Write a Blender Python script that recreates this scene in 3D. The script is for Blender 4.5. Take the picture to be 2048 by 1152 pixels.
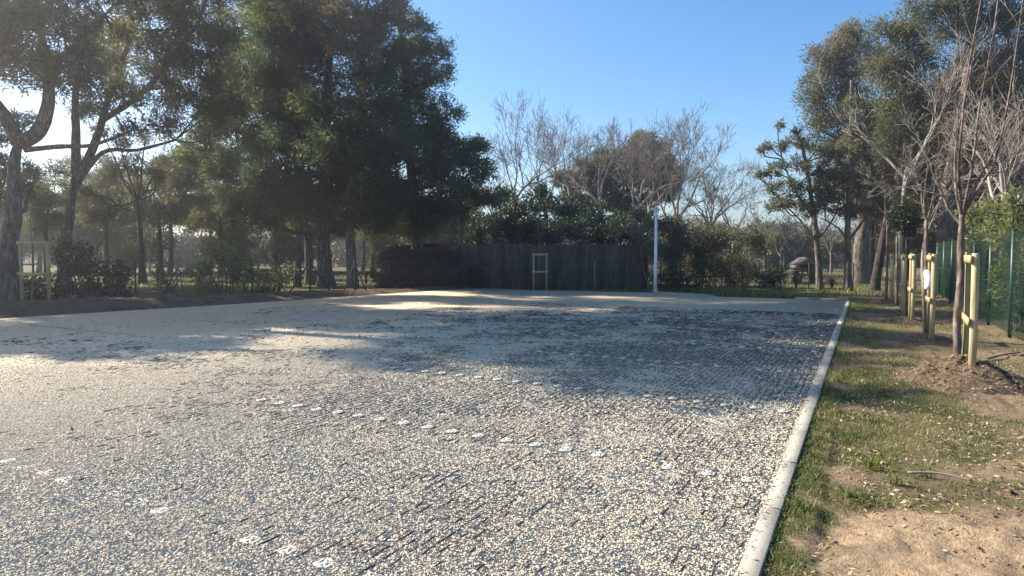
import bpy, math, random
import numpy as np
from mathutils import Vector, noise

for o in list(bpy.data.objects):
    bpy.data.objects.remove(o)
SC = bpy.context.scene
COL = SC.collection
R = math.radians

# ------------------------------------------------------------------ camera, sky, sun, exposure
FPX, CX, CY, CAMH = 1270.0, 1024.0, 576.0, 1.6
PITCH = math.atan(68 / FPX)
cam = bpy.data.cameras.new('camera')
cam.sensor_width = 36.0
cam.lens = 36.0 * FPX / 2048.0
cam.clip_start = 0.05
cam.clip_end = 3000
camo = bpy.data.objects.new('camera', cam)
COL.objects.link(camo)
camo.location = (0, 0, CAMH)
camo.rotation_euler = (math.pi / 2 - PITCH, 0, 0)
SC.camera = camo

SUN_AZ, SUN_EL = R(-66), R(34.5)          # azimuth from +Y, positive to +X
world = bpy.data.worlds.new('World')
SC.world = world
world.use_nodes = True
wn = world.node_tree
bg = wn.nodes['Background']
sky = wn.nodes.new('ShaderNodeTexSky')
sky.sky_type = 'NISHITA'
sky.sun_disc = False
sky.sun_elevation = SUN_EL
sky.sun_rotation = SUN_AZ
sky.altitude = 0
sky.air_density = 1.0
sky.dust_density = 0.9
sky.ozone_density = 2.6
hs = wn.nodes.new('ShaderNodeHueSaturation')
hs.inputs['Saturation'].default_value = 1.31
wn.links.new(sky.outputs[0], hs.inputs['Color'])
wn.links.new(hs.outputs[0], bg.inputs[0])
bg.inputs[1].default_value = 0.088
sl = bpy.data.lights.new('sun', 'SUN')
sl.energy = 5.0
sl.angle = R(0.53)
sl.color = (1.0, 0.91, 0.78)
so = bpy.data.objects.new('sun', sl)
COL.objects.link(so)
sdir = Vector((math.sin(SUN_AZ) * math.cos(SUN_EL), math.cos(SUN_AZ) * math.cos(SUN_EL), math.sin(SUN_EL)))
so.rotation_euler = sdir.to_track_quat('Z', 'Y').to_euler()
so.location = sdir * 60
SC.view_settings.view_transform = 'Standard'
SC.view_settings.look = 'None'
SC.view_settings.gamma = 1.0
SC.view_settings.use_curve_mapping = False
SC.view_settings.exposure = 1.36

# ------------------------------------------------------------------ helpers
SP, CP = math.sin(PITCH), math.cos(PITCH)


def ray(px, py):
    xc = (px - CX) / FPX
    yc = (CY - py) / FPX
    return np.array((xc, CP + yc * SP, -SP + yc * CP))


def at(px, py, Y):
    d = ray(px, py)
    return np.array((0, 0, CAMH)) + d * (Y / d[1])


def gp(px, py, z=0.0):
    d = ray(px, py)
    return np.array((0, 0, CAMH)) + d * ((z - CAMH) / d[2])


def nz(a):
    return a / (np.linalg.norm(a, axis=-1, keepdims=True) + 1e-9)


class MB:
    def __init__(s):
        s.V, s.F, s.T, s.n = [], [], [], 0

    def add(s, V, F, t=0.5):
        V = np.asarray(V, float).reshape(-1, 3)
        s.V.append(V)
        for f in (F if isinstance(F, list) else [F]):
            s.F.append(np.asarray(f, np.int64) + s.n)
        s.T.append(np.broadcast_to(np.asarray(t, float), (len(V),)))
        s.n += len(V)
        return s

    def box(s, c, size, rz=0.0, ax=None, t=0.5):
        x, y, z = [k / 2 for k in size]
        V = np.array([(-x, -y, -z), (x, -y, -z), (x, y, -z), (-x, y, -z), (-x, -y, z), (x, -y, z), (x, y, z), (-x, y, z)])
        if ax is not None:
            V = V @ np.array(ax)
        else:
            cs, sn = math.cos(rz), math.sin(rz)
            V = np.stack((V[:, 0] * cs - V[:, 1] * sn, V[:, 0] * sn + V[:, 1] * cs, V[:, 2]), 1)
        return s.add(V + np.array(c), np.array([(0, 3, 2, 1), (4, 5, 6, 7), (0, 1, 5, 4), (1, 2, 6, 5), (2, 3, 7, 6), (3, 0, 4, 7)]), t)

    def bar(s, p0, p1, w, h, t=0.5):
        """box beam from p0 to p1, width w (sideways), height h"""
        p0, p1 = np.array(p0, float), np.array(p1, float)
        d = p1 - p0
        L = np.linalg.norm(d)
        d = d / L
        up = np.array((0, 0, 1.0)) if abs(d[2]) < .95 else np.array((1.0, 0, 0))
        sd = nz(np.cross(d, up))
        u2 = np.cross(sd, d)
        return s.box((p0 + p1) / 2, (L, w, h), ax=[d, sd, u2], t=t)

    def tube(s, P, Rd, n=8, cap=True, t=0.5, wob=0.0, rng=None):
        P = np.asarray(P, float)
        m = len(P)
        Rd = np.broadcast_to(np.asarray(Rd, float), (m,))
        T = np.gradient(P, axis=0)
        T = nz(T)
        a = np.array((1.0, 0, 0)) if abs(T[0][0]) < .9 else np.array((0, 1.0, 0))
        rings = []
        ang = np.arange(n) / n * 2 * math.pi
        for i in range(m):
            a = nz(a - T[i] * a.dot(T[i]))
            b = np.cross(T[i], a)
            rr = Rd[i] * (1 + (rng.normal(0, wob, n) if wob else 0))
            rings.append(P[i] + (np.cos(ang) * rr)[:, None] * a + (np.sin(ang) * rr)[:, None] * b)
        V = np.concatenate(rings)
        i = np.arange(n)
        j = (i + 1) % n
        Q = np.concatenate([np.stack((k * n + i, k * n + j, (k + 1) * n + j, (k + 1) * n + i), 1) for k in range(m - 1)])
        Fl = [Q]
        if cap:
            Fl += [np.arange(n)[::-1][None, :], ((m - 1) * n + np.arange(n))[None, :]]
        return s.add(V, Fl, t)

    def segs(s, P0, P1, R0, R1, n=3, t=0.5):
        P0, P1 = np.asarray(P0, float), np.asarray(P1, float)
        R0, R1 = np.asarray(R0, float), np.asarray(R1, float)
        N = len(P0)
        if N == 0:
            return s
        d = nz(P1 - P0)
        ref = np.where(np.abs(d[:, 2:3]) > .9, np.array([[1.0, 0, 0]]), np.array([[0, 0, 1.0]]))
        a = nz(np.cross(d, ref))
        b = np.cross(d, a)
        ang = np.arange(n) / n * 2 * math.pi
        off = np.cos(ang)[None, :, None] * a[:, None, :] + np.sin(ang)[None, :, None] * b[:, None, :]
        A = P0[:, None, :] + off * R0[:, None, None]
        B = P1[:, None, :] + off * R1[:, None, None]
        V = np.concatenate((A, B), 1).reshape(-1, 3)
        base = (np.arange(N) * 2 * n)[:, None]
        i = np.arange(n)
        j = (i + 1) % n
        q = np.stack((i, j, n + j, n + i), 1)
        Q = (base[:, :, None] + q[None]).reshape(-1, 4)
        return s.add(V, Q, t if np.isscalar(t) else np.repeat(t, 2 * n))

    def mesh(s, name, smooth=False, origin=(0, 0, 0)):
        V = np.concatenate(s.V) - np.array(origin)
        T = np.concatenate(s.T)
        me = bpy.data.meshes.new(name)
        me.vertices.add(len(V))
        me.vertices.foreach_set('co', V.astype(np.float32).ravel())
        loops = np.concatenate([f.ravel() for f in s.F])
        sizes = np.concatenate([np.full(len(f), f.shape[1]) for f in s.F])
        starts = np.concatenate(([0], np.cumsum(sizes)[:-1]))
        me.loops.add(len(loops))
        me.loops.foreach_set('vertex_index', loops.astype(np.int32))
        me.polygons.add(len(sizes))
        me.polygons.foreach_set('loop_start', starts.astype(np.int32))
        if smooth:
            me.polygons.foreach_set('use_smooth', np.ones(len(sizes), bool))
        a = me.attributes.new('tint', 'FLOAT', 'POINT')
        a.data.foreach_set('value', T.astype(np.float32))
        me.update(calc_edges=True)
        me.validate()
        return me

    def build(s, name, mat, parent=None, smooth=False, origin=None):
        """vertices are world coordinates; a parent's location is taken off"""
        if origin is None:
            origin = tuple(parent['_o']) if parent is not None and '_o' in parent else (0, 0, 0)
        me = s.mesh(name, smooth, origin)
        me.materials.append(mat)
        o = bpy.data.objects.new(name, me)
        COL.objects.link(o)
        if parent is not None:
            o.parent = parent
        else:
            o.location = origin
        return o


def tag(o, label, cat, group=None):
    o['label'] = label
    o['category'] = cat
    if group:
        o['group'] = group
    return o


def thing(name, label, cat, loc=(0, 0, 0), group=None):
    o = bpy.data.objects.new(name, None)
    COL.objects.link(o)
    o.location = tuple(loc)
    o.empty_display_size = .2
    o['_o'] = [float(k) for k in loc]
    return tag(o, label, cat, group)


def structure(o):
    o['kind'] = 'structure'
    return o


def stuff(o, label=None, cat=None):
    o['kind'] = 'stuff'
    if label:
        o['label'] = label
        o['category'] = cat
    return o


# ------------------------------------------------------------------ materials
def newmat(name):
    m = bpy.data.materials.new(name)
    m.use_nodes = True
    nt = m.node_tree
    return m, nt, nt.nodes['Principled BSDF']


def ramp(nt, stops, fac):
    r = nt.nodes.new('ShaderNodeValToRGB')
    e = r.color_ramp.elements
    while len(e) < len(stops):
        e.new(.5)
    for k, (p, c) in enumerate(stops):
        e[k].position = p
        e[k].color = (*c, 1)
    nt.links.new(fac, r.inputs[0])
    return r.outputs[0]


def tex(nt, kind, scale, detail=4, coord='Object', rough=.6, vec=None):
    tc = nt.nodes.new('ShaderNodeTexCoord')
    n = nt.nodes.new('ShaderNodeTex' + kind)
    n.inputs['Scale'].default_value = scale
    if kind == 'Noise':
        n.inputs['Detail'].default_value = detail
        n.inputs['Roughness'].default_value = rough
    nt.links.new(vec if vec is not None else tc.outputs[coord], n.inputs['Vector'])
    return n


def stretch(nt, s):
    tc = nt.nodes.new('ShaderNodeTexCoord')
    mp = nt.nodes.new('ShaderNodeMapping')
    mp.inputs['Scale'].default_value = s
    nt.links.new(tc.outputs['Object'], mp.inputs[0])
    return mp.outputs[0]


def bump(nt, b, h, strength=.5, dist=.02):
    n = nt.nodes.new('ShaderNodeBump')
    n.inputs['Strength'].default_value = strength
    n.inputs['Distance'].default_value = dist
    nt.links.new(h, n.inputs['Height'])
    nt.links.new(n.outputs[0], b.inputs['Normal'])
    return n


def noisy(name, stops, scale=5, rough=.85, st=None, bs=0.5, bd=.01, detail=5, spec=.3):
    m, nt, b = newmat(name)
    n = tex(nt, 'Noise', scale, detail, vec=stretch(nt, st) if st else None)
    nt.links.new(ramp(nt, stops, n.outputs['Fac']), b.inputs['Base Color'])
    b.inputs['Roughness'].default_value = rough
    b.inputs['Specular IOR Level'].default_value = spec
    if bs:
        bump(nt, b, n.outputs['Fac'], bs, bd)
    return m


def leafmat(name, stops, transl=.3, rough=.55, tcol=1.5, spec=.3):
    m, nt, b = newmat(name)
    at_ = nt.nodes.new('ShaderNodeAttribute')
    at_.attribute_name = 'tint'
    c = ramp(nt, stops, at_.outputs['Fac'])
    nt.links.new(c, b.inputs['Base Color'])
    b.inputs['Roughness'].default_value = rough
    b.inputs['Specular IOR Level'].default_value = spec
    tr = nt.nodes.new('ShaderNodeBsdfTranslucent')
    mu = nt.nodes.new('ShaderNodeMix')
    mu.data_type = 'RGBA'
    mu.blend_type = 'MULTIPLY'
    mu.inputs[0].default_value = 1
    nt.links.new(c, mu.inputs[6])
    mu.inputs[7].default_value = (tcol, tcol * 1.05, tcol * .6, 1)
    nt.links.new(mu.outputs[2], tr.inputs[0])
    mx = nt.nodes.new('ShaderNodeMixShader')
    mx.inputs[0].default_value = transl
    nt.links.new(b.outputs[0], mx.inputs[1])
    nt.links.new(tr.outputs[0], mx.inputs[2])
    nt.links.new(mx.outputs[0], nt.nodes['Material Output'].inputs[0])
    return m


M = {}
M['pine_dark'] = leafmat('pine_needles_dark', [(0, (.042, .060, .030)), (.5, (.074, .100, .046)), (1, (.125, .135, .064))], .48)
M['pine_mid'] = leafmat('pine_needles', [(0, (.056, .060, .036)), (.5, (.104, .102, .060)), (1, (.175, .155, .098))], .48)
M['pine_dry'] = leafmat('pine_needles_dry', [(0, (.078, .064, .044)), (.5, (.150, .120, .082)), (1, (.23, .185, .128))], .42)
M['olive'] = leafmat('olive_leaves', [(0, (.050, .052, .030)), (.5, (.100, .094, .054)), (1, (.175, .150, .092))], .42, spec=.4)
M['shrub'] = leafmat('shrub_leaves', [(0, (.016, .026, .013)), (.5, (.032, .046, .022)), (1, (.064, .080, .038))], rough=.55, spec=.3)
M['oleander'] = leafmat('oleander_leaves', [(0, (.060, .075, .028)), (.5, (.125, .145, .060)), (1, (.22, .225, .11))], .4, rough=.45, spec=.4)
M['hedge'] = leafmat('dry_hedge', [(0, (.030, .026, .018)), (.5, (.060, .048, .032)), (1, (.10, .078, .050))], transl=.1)
M['grass'] = leafmat('grass_blades', [(0, (.060, .085, .022)), (.4, (.115, .140, .036)), (.65, (.19, .175, .070)), (1, (.37, .30, .16))], transl=.35)
M['farwood'] = leafmat('far_wood', [(0, (.06, .055, .04)), (.5, (.11, .095, .065)), (1, (.16, .14, .095))], transl=.15)


def barkmat(name, stops, sc=9):
    m, nt, b = newmat(name)
    v = stretch(nt, (1, 1, .28))
    vo = tex(nt, 'Voronoi', sc, vec=v)
    n = tex(nt, 'Noise', sc * 2.5, 6, vec=v)
    ad = nt.nodes.new('ShaderNodeMath')
    ad.operation = 'MULTIPLY_ADD'
    nt.links.new(vo.outputs['Distance'], ad.inputs[0])
    ad.inputs[1].default_value = -.45
    nt.links.new(n.outputs['Fac'], ad.inputs[2])
    nt.links.new(ramp(nt, stops, ad.outputs[0]), b.inputs['Base Color'])
    b.inputs['Roughness'].default_value = .95
    b.inputs['Specular IOR Level'].default_value = .1
    bump(nt, b, ad.outputs[0], 1.0, .05)
    return m


M['bark'] = barkmat('pine_bark', [(.05, (.05, .041, .034)), (.3, (.15, .125, .10)), (.55, (.27, .235, .195))])
M['bark_dark'] = barkmat('dark_bark', [(.05, (.030, .025, .021)), (.35, (.080, .067, .055)), (.6, (.15, .13, .108))])
M['bark_pale'] = noisy('pale_bark', [(.3, (.17, .145, .115)), (.55, (.33, .29, .24)), (.75, (.50, .46, .40))], 3, .9, (1, 1, .4))
M['twig'] = noisy('grey_twigs', [(.3, (.13, .108, .085)), (.7, (.26, .22, .18))], 2, .9, bs=0)
M['twig_red'] = noisy('sapling_bark', [(.3, (.045, .032, .026)), (.45, (.11, .075, .058)), (.62, (.22, .18, .15)), (.75, (.36, .32, .28))], 16, .8, (1, 1, .35), .5, .004)
M['stake'] = noisy('treated_pine', [(.25, (.20, .155, .075)), (.45, (.37, .30, .155)), (.6, (.46, .385, .22)), (.75, (.56, .49, .32))], 11, .85, (3, 3, .22), .6, .006)
M['plank'] = noisy('sawn_plank', [(.28, (.25, .17, .07)), (.5, (.44, .33, .15)), (.72, (.56, .45, .24))], 6, .8, (.6, 3, 6), .3, .003)
M['white_metal'] = noisy('white_powder_coat', [(.3, (.74, .74, .73)), (.7, (.83, .83, .82))], 3, .35, bs=0, spec=.5)
M['white_plastic'] = noisy('white_plastic', [(.36, (.42, .37, .29)), (.48, (.56, .51, .42)), (.66, (.72, .68, .60))], 45, .5, bs=0, spec=.4)
M['black_plastic'] = noisy('grid_plastic', [(.35, (.025, .025, .025)), (.65, (.060, .058, .055))], 9, .6, bs=0, spec=.4)
M['green_metal'] = noisy('green_fence_paint', [(.3, (.007, .034, .019)), (.7, (.012, .048, .028))], 4, .45, bs=0, spec=.5)
M['green_screen'] = noisy('green_screen', [(.3, (.006, .030, .018)), (.7, (.012, .046, .028))], 3, .8, (1, 1, 5), .4, .01)
M['wire'] = noisy('galvanised_wire', [(.3, (.10, .105, .10)), (.7, (.22, .22, .215))], 6, .5, bs=0)
M['post_dark'] = noisy('weathered_post', [(.3, (.028, .030, .026)), (.7, (.07, .068, .058))], 6, .9, (2, 2, .4), .4, .004)
M['reed'] = noisy('heather_screen', [(.25, (.044, .034, .026)), (.5, (.100, .080, .060)), (.75, (.175, .145, .112))], 6, .95, (3, 3, .3), .6, .01)
M['shed'] = noisy('tarred_boards', [(.3, (.020, .019, .018)), (.7, (.05, .046, .042))], 3, .9, (2, 2, .4), .4, .01)
M['stone'] = noisy('barbecue_stone', [(.3, (.10, .085, .07)), (.7, (.22, .19, .155))], 5, .95, bs=.6, bd=.03)
M['soot'] = noisy('soot', [(.3, (.008, .008, .008)), (.7, (.02, .02, .02))], 3, .95, bs=0)
M['paper'] = noisy('white_tag', [(.3, (.72, .72, .72)), (.7, (.84, .84, .84))], 8, .6, bs=0)


def concrete():
    m, nt, b = newmat('concrete')
    n1 = tex(nt, 'Noise', 3, 6)
    n2 = tex(nt, 'Noise', 60, 4)
    sp = tex(nt, 'Voronoi', 38)
    c = ramp(nt, [(.3, (.29, .26, .21)), (.7, (.41, .375, .31))], n1.outputs['Fac'])
    sr = ramp(nt, [(.10, (.42, .38, .33)), (.20, (1, 1, 1))], sp.outputs['Distance'])
    mx = nt.nodes.new('ShaderNodeMix')
    mx.data_type = 'RGBA'
    mx.blend_type = 'MULTIPLY'
    mx.inputs[0].default_value = .8
    nt.links.new(c, mx.inputs[6])
    nt.links.new(sr, mx.inputs[7])
    nt.links.new(mx.outputs[2], b.inputs['Base Color'])
    b.inputs['Roughness'].default_value = .9
    bump(nt, b, n2.outputs['Fac'], .5, .004)
    return m


M['concrete'] = concrete()


def gravelbase():
    m, nt, b = newmat('gravel_bed')
    vo = tex(nt, 'Voronoi', 120)
    vo2 = tex(nt, 'Voronoi', 85)
    big = tex(nt, 'Noise', .35, 4)
    mid = tex(nt, 'Noise', 5, 4)
    sep = nt.nodes.new('ShaderNodeSeparateColor')
    nt.links.new(vo.outputs['Color'], sep.inputs[0])
    c = ramp(nt, [(.0, (.42, .335, .225)), (.35, (.55, .45, .31)), (.7, (.63, .525, .37)), (1, (.72, .62, .455))], sep.outputs[0])
    d = ramp(nt, [(.32, (.97, .97, .97)), (.68, (1.08, 1.06, 1.03))], big.outputs['Fac'])
    e = ramp(nt, [(.3, (.90, .90, .90)), (.7, (1.06, 1.06, 1.06))], mid.outputs['Fac'])
    x = c
    for k in (d, e):
        mx = nt.nodes.new('ShaderNodeMix')
        mx.data_type = 'RGBA'
        mx.blend_type = 'MULTIPLY'
        mx.inputs[0].default_value = 1
        nt.links.new(x, mx.inputs[6])
        nt.links.new(k, mx.inputs[7])
        x = mx.outputs[2]
    nt.links.new(x, b.inputs['Base Color'])
    b.inputs['Roughness'].default_value = .9
    b.inputs['Specular IOR Level'].default_value = .25
    ad = nt.nodes.new('ShaderNodeMath')
    ad.operation = 'ADD'
    nt.links.new(vo.outputs['Distance'], ad.inputs[0])
    nt.links.new(vo2.outputs['Distance'], ad.inputs[1])
    bp = bump(nt, b, ad.outputs[0], .3, .004)
    bp.invert = True
    return m


M['gravel_bed'] = gravelbase()


def stonemat():
    m, nt, b = newmat('gravel_stones')
    oi = nt.nodes.new('ShaderNodeObjectInfo')
    c = ramp(nt, [(.0, (.42, .35, .255)), (.2, (.53, .445, .325)), (.55, (.61, .52, .385)), (.8, (.66, .565, .42)), (.94, (.74, .66, .52)), (1, (.50, .36, .24))], oi.outputs['Random'])
    nt.links.new(c, b.inputs['Base Color'])
    b.inputs['Roughness'].default_value = .85
    b.inputs['Specular IOR Level'].default_value = .25
    return m


M['stones'] = stonemat()


def earth(name, soil, veg, dark, sand=None):
    """soil / vegetation / dark mulch by the painted 'tint' (0 soil .. 1 green) and noise"""
    m, nt, b = newmat(name)
    a = nt.nodes.new('ShaderNodeAttribute')
    a.attribute_name = 'tint'
    n1 = tex(nt, 'Noise', 2.2, 6)
    n2 = tex(nt, 'Noise', 22, 6, rough=.7)
    n3 = tex(nt, 'Noise', 70, 4, rough=.7)
    cs = ramp(nt, [(.30, soil[0]), (.5, soil[1]), (.7, soil[2])], n2.outputs['Fac'])
    if sand:
        sa = nt.nodes.new('ShaderNodeAttribute')
        sa.attribute_name = 'sand'
        cs2 = ramp(nt, [(.30, sand[0]), (.5, sand[1]), (.7, sand[2])], n2.outputs['Fac'])
        xs = nt.nodes.new('ShaderNodeMix')
        xs.data_type = 'RGBA'
        nt.links.new(sa.outputs['Fac'], xs.inputs[0])
        nt.links.new(cs, xs.inputs[6])
        nt.links.new(cs2, xs.inputs[7])
        cs = xs.outputs[2]
    cv = ramp(nt, [(.30, veg[0]), (.5, veg[1]), (.72, veg[2])], n3.outputs['Fac'])
    cd = ramp(nt, [(.3, dark[0]), (.7, dark[1])], n3.outputs['Fac'])
    s = nt.nodes.new('ShaderNodeMath')
    s.operation = 'MULTIPLY_ADD'
    nt.links.new(n2.outputs['Fac'], s.inputs[0])
    s.inputs[1].default_value = .9
    s.inputs[2].default_value = -.45
    s2 = nt.nodes.new('ShaderNodeMath')
    s2.operation = 'ADD'
    nt.links.new(s.outputs[0], s2.inputs[0])
    nt.links.new(a.outputs['Fac'], s2.inputs[1])
    f = ramp(nt, [(.38, (0, 0, 0)), (.62, (1, 1, 1))], s2.outputs[0])
    x1 = nt.nodes.new('ShaderNodeMix')
    x1.data_type = 'RGBA'
    nt.links.new(f, x1.inputs[0])
    nt.links.new(cs, x1.inputs[6])
    nt.links.new(cv, x1.inputs[7])
    f2 = ramp(nt, [(.52, (0, 0, 0)), (.66, (1, 1, 1))], n1.outputs['Fac'])
    x2 = nt.nodes.new('ShaderNodeMix')
    x2.data_type = 'RGBA'
    nt.links.new(f2, x2.inputs[0])
    nt.links.new(x1.outputs[2], x2.inputs[6])
    nt.links.new(cd, x2.inputs[7])
    nt.links.new(x2.outputs[2], b.inputs['Base Color'])
    b.inputs['Roughness'].default_value = .95
    b.inputs['Specular IOR Level'].default_value = .1
    ad = nt.nodes.new('ShaderNodeMath')
    ad.operation = 'ADD'
    nt.links.new(n2.outputs['Fac'], ad.inputs[0])
    nt.links.new(n3.outputs['Fac'], ad.inputs[1])
    bump(nt, b, ad.outputs[0], .8, .03)
    return m


M['ground'] = earth('meadow_ground', [(.10, .075, .045), (.17, .13, .08), (.25, .19, .12)],
                    [(.07, .075, .028), (.12, .12, .045), (.20, .17, .08)], [(.055, .045, .03), (.11, .085, .055)])
M['verge'] = earth('verge_soil', [(.13, .092, .055), (.22, .160, .098), (.31, .235, .15)],
                   [(.085, .080, .032), (.14, .125, .055), (.25, .20, .11)], [(.10, .072, .045), (.19, .145, .095)], [(.24, .165, .098), (.37, .265, .165), (.47, .355, .235)])
M['bank'] = earth('bank_soil', [(.085, .058, .040), (.15, .105, .07), (.22, .16, .11)],
                  [(.06, .055, .03), (.09, .08, .04), (.14, .11, .06)], [(.05, .037, .028), (.09, .066, .048)])
M['mulch'] = noisy('mulch', [(.3, (.042, .028, .018)), (.5, (.105, .072, .044)), (.72, (.20, .145, .092))], 16, .95, bs=1, bd=.04)
M['chip'] = leafmat('wood_chips', [(0, (.09, .060, .036)), (.5, (.24, .175, .105)), (1, (.50, .41, .28))], transl=.05, rough=.9)

# ------------------------------------------------------------------ the setting: frame of the car park
YAW = R(29.1)
EV = np.array((math.sin(YAW), math.cos(YAW), 0.0))      # along the kerb
EU = np.array((-math.cos(YAW), math.sin(YAW), 0.0))     # into the car park (left)
K0 = gp(1470, 1152)


def uv(u, v, z=0.0):
    return K0 + EU * u + EV * v + np.array((0, 0, z))


def touv(p):
    d = np.asarray(p, float) - K0
    return d @ EU, d @ EV


VEND = touv(gp(1695, 601))[1]
rngG = np.random.default_rng(5)


def fbm(x, y, sc, oct=4, z=0.0):
    return noise.fractal(Vector((x * sc, y * sc, z)), .7, 2.0, oct, noise_basis='PERLIN_ORIGINAL')


# ground sheet to the horizon
mb = MB()
gx = np.concatenate((np.linspace(-500, -80, 8), np.linspace(-60, 60, 61), np.linspace(80, 500, 8)))
gy = np.concatenate((np.linspace(-480, -40, 6), np.linspace(-20, 100, 61), np.linspace(120, 550, 8)))
GX, GY = np.meshgrid(gx, gy, indexing='ij')
tint = np.array([.5 + .8 * fbm(a, b, .09, 3, 3.3) for a, b in zip(GX.ravel(), GY.ravel())])
nx, ny = GX.shape
idx = np.arange(nx * ny).reshape(nx, ny)
Q = np.stack((idx[:-1, :-1], idx[1:, :-1], idx[1:, 1:], idx[:-1, 1:]), -1).reshape(-1, 4)
mb.add(np.stack((GX.ravel(), GY.ravel(), np.full(nx * ny, -.075)), 1), Q, tint)
structure(mb.build('ground', M['ground']))

# car park bed
far_px = [(1695, 601), (1560, 597), (1425, 593), (1310, 585), (1230, 584), (1165, 582), (1060, 580), (960, 575.5)]
poly = [uv(.0, -6)[:2], uv(0, VEND)[:2]] + [gp(*p)[:2] for p in far_px[1:]]
LE0, LE1 = gp(0, 637), gp(960, 575.5)
LD = nz(LE1 - LE0)
poly += [gp(480, 607.5)[:2], LE0[:2], (LE0 - LD * 8)[:2], (LE0 - LD * 20)[:2]]
poly = np.array(poly)
mb = MB()
n = len(poly)
V = [(x, y, 0.0) for x, y in poly] + [(x, y, -.12) for x, y in poly]
mb.add(V, [np.arange(n)[::-1][None, :][:, ::-1], np.array([(i, n + i, n + (i + 1) % n, (i + 1) % n) for i in range(n)])])
car_park = structure(mb.build('car_park', M['gravel_bed']))


def inpoly(x, y, P):
    ins = np.zeros(len(x), bool)
    j = len(P) - 1
    for i in range(len(P)):
        xi, yi, xj, yj = P[i][0], P[i][1], P[j][0], P[j][1]
        c = ((yi > y) != (yj > y)) & (x < (xj - xi) * (y - yi) / (yj - yi + 1e-12) + xi)
        ins ^= c
        j = i
    return ins


# kerb, block by block
kerb = structure(thing('kerb', 'row of pale concrete kerb blocks', 'kerb'))
del kerb['category'], kerb['label']
v = -3.0
rk = random.Random(3)
while v < VEND - .05:
    L = min(1.0, VEND - v)
    m_ = MB()
    dz = rk.uniform(-.004, .004)
    du = rk.uniform(-.002, .002)
    w, b_ = .105, .003
    pr = [(0, -.16), (0, .002), (-b_ * .4, .005), (-w + b_, .005), (-w, .005 - b_), (-w, -.16)]
    A_ = [uv(a + du, v + .007, h + dz) for a, h in pr]
    B_ = [uv(a + du, v + L - .007, h + dz) for a, h in pr]
    k = len(pr)
    m_.add(A_ + B_, [np.array([(i, (i + 1) % k, k + (i + 1) % k, k + i) for i in range(k)]), np.arange(k)[::-1][None, :], (k + np.arange(k))[None, :]])
    m_.build('kerb_block', M['concrete'], kerb)
    v += L
# far edge blocks
for p0, p1 in (((1697, 600.5), (1640, 599)), ((1640, 599), (1590, 597.8))):
    a, b_ = gp(*p0, .02), gp(*p1, .02)
    m_ = MB().bar(a, b_ + (a - b_) * .01, .12, .12)
    m_.build('kerb_block', M['concrete'], kerb)

# pale slab behind the lamp
mb = MB()
sl4 = [gp(1312, 585.5, .03), gp(1415, 592.5, .03), gp(1432, 589, .03), gp(1318, 583.2, .03)]
mb.add([p for p in sl4] + [p - np.array((0, 0, .09)) for p in sl4], np.array([(0, 1, 2, 3), (0, 4, 5, 1), (1, 5, 6, 2), (2, 6, 7, 3), (3, 7, 4, 0)]))
structure(mb.build('concrete_slab', M['concrete']))

# black plastic cell grid, where it shows through the gravel
CELL = .07
segA, segB = [], []
rg = np.random.default_rng(11)
nu, nv = 230, 240
U, Vv = np.meshgrid(np.arange(nu) * CELL + .03, np.arange(nv) * CELL - 1.0, indexing='ij')
U = U + rg.normal(0, .004, U.shape)
Vv = Vv + rg.normal(0, .004, U.shape)
zz = np.zeros(U.shape)
expo = np.array([fbm(a, b, .55, 3, 7.7) for a, b in zip(U.ravel(), Vv.ravel())]).reshape(U.shape)
expo = expo * .3
expo += np.array([.35 * fbm(a, b, 2.3, 2, 1.7) for a, b in zip(U.ravel(), Vv.ravel())]).reshape(U.shape)
expo += .26 - .10 * np.maximum(0, 2.3 - Vv) - .055 * U + .012 * Vv - .05 * np.maximum(0, Vv - 10)
P3 = K0[None, None] + U[..., None] * EU + Vv[..., None] * EV
for (i0, i1, thr) in (((slice(None), slice(0, -1)), (slice(None), slice(1, None)), .04), ((slice(0, -1), slice(None)), (slice(1, None), slice(None)), .13)):
    a, b_ = P3[i0], P3[i1]
    e = (expo[i0] + expo[i1]) / 2 + rg.normal(0, .17, a.shape[:2])
    msk = (e > thr) & inpoly(a[..., 0].ravel(), a[..., 1].ravel(), poly).reshape(a.shape[:2]) & inpoly(b_[..., 0].ravel(), b_[..., 1].ravel(), poly).reshape(a.shape[:2])
    # only what the view can reach
    msk &= (np.abs(a[..., 0]) < a[..., 1] * .9 + 1.2) & (a[..., 1] > 1.5)
    segA.append(a[msk])
    segB.append(b_[msk])
SA, SB = np.concatenate(segA), np.concatenate(segB)
d = nz(SB - SA)
sd = np.stack((-d[:, 1], d[:, 0], d[:, 2] * 0), 1) * .0032  # walls widened in black plastic to take in the shaded gap beside them
top = (.0052 + rg.uniform(-.002, .003, len(SA)))[:, None] * np.array([[0, 0, 1.0]])
lo = np.array([[0, 0, -.004]])
V = np.stack((SA - sd + lo, SA - sd + top, SA + sd + top, SA + sd + lo, SB - sd + lo, SB - sd + top, SB + sd + top, SB + sd + lo), 1).reshape(-1, 3)
bq = (np.arange(len(SA)) * 8)[:, None, None]
q = np.array([(0, 1, 5, 4), (1, 2, 6, 5), (2, 3, 7, 6)])[None]
mb = MB().add(V, (bq + q).reshape(-1, 4))
stuff(mb.build('cell_grid', M['black_plastic'], car_park))

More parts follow.
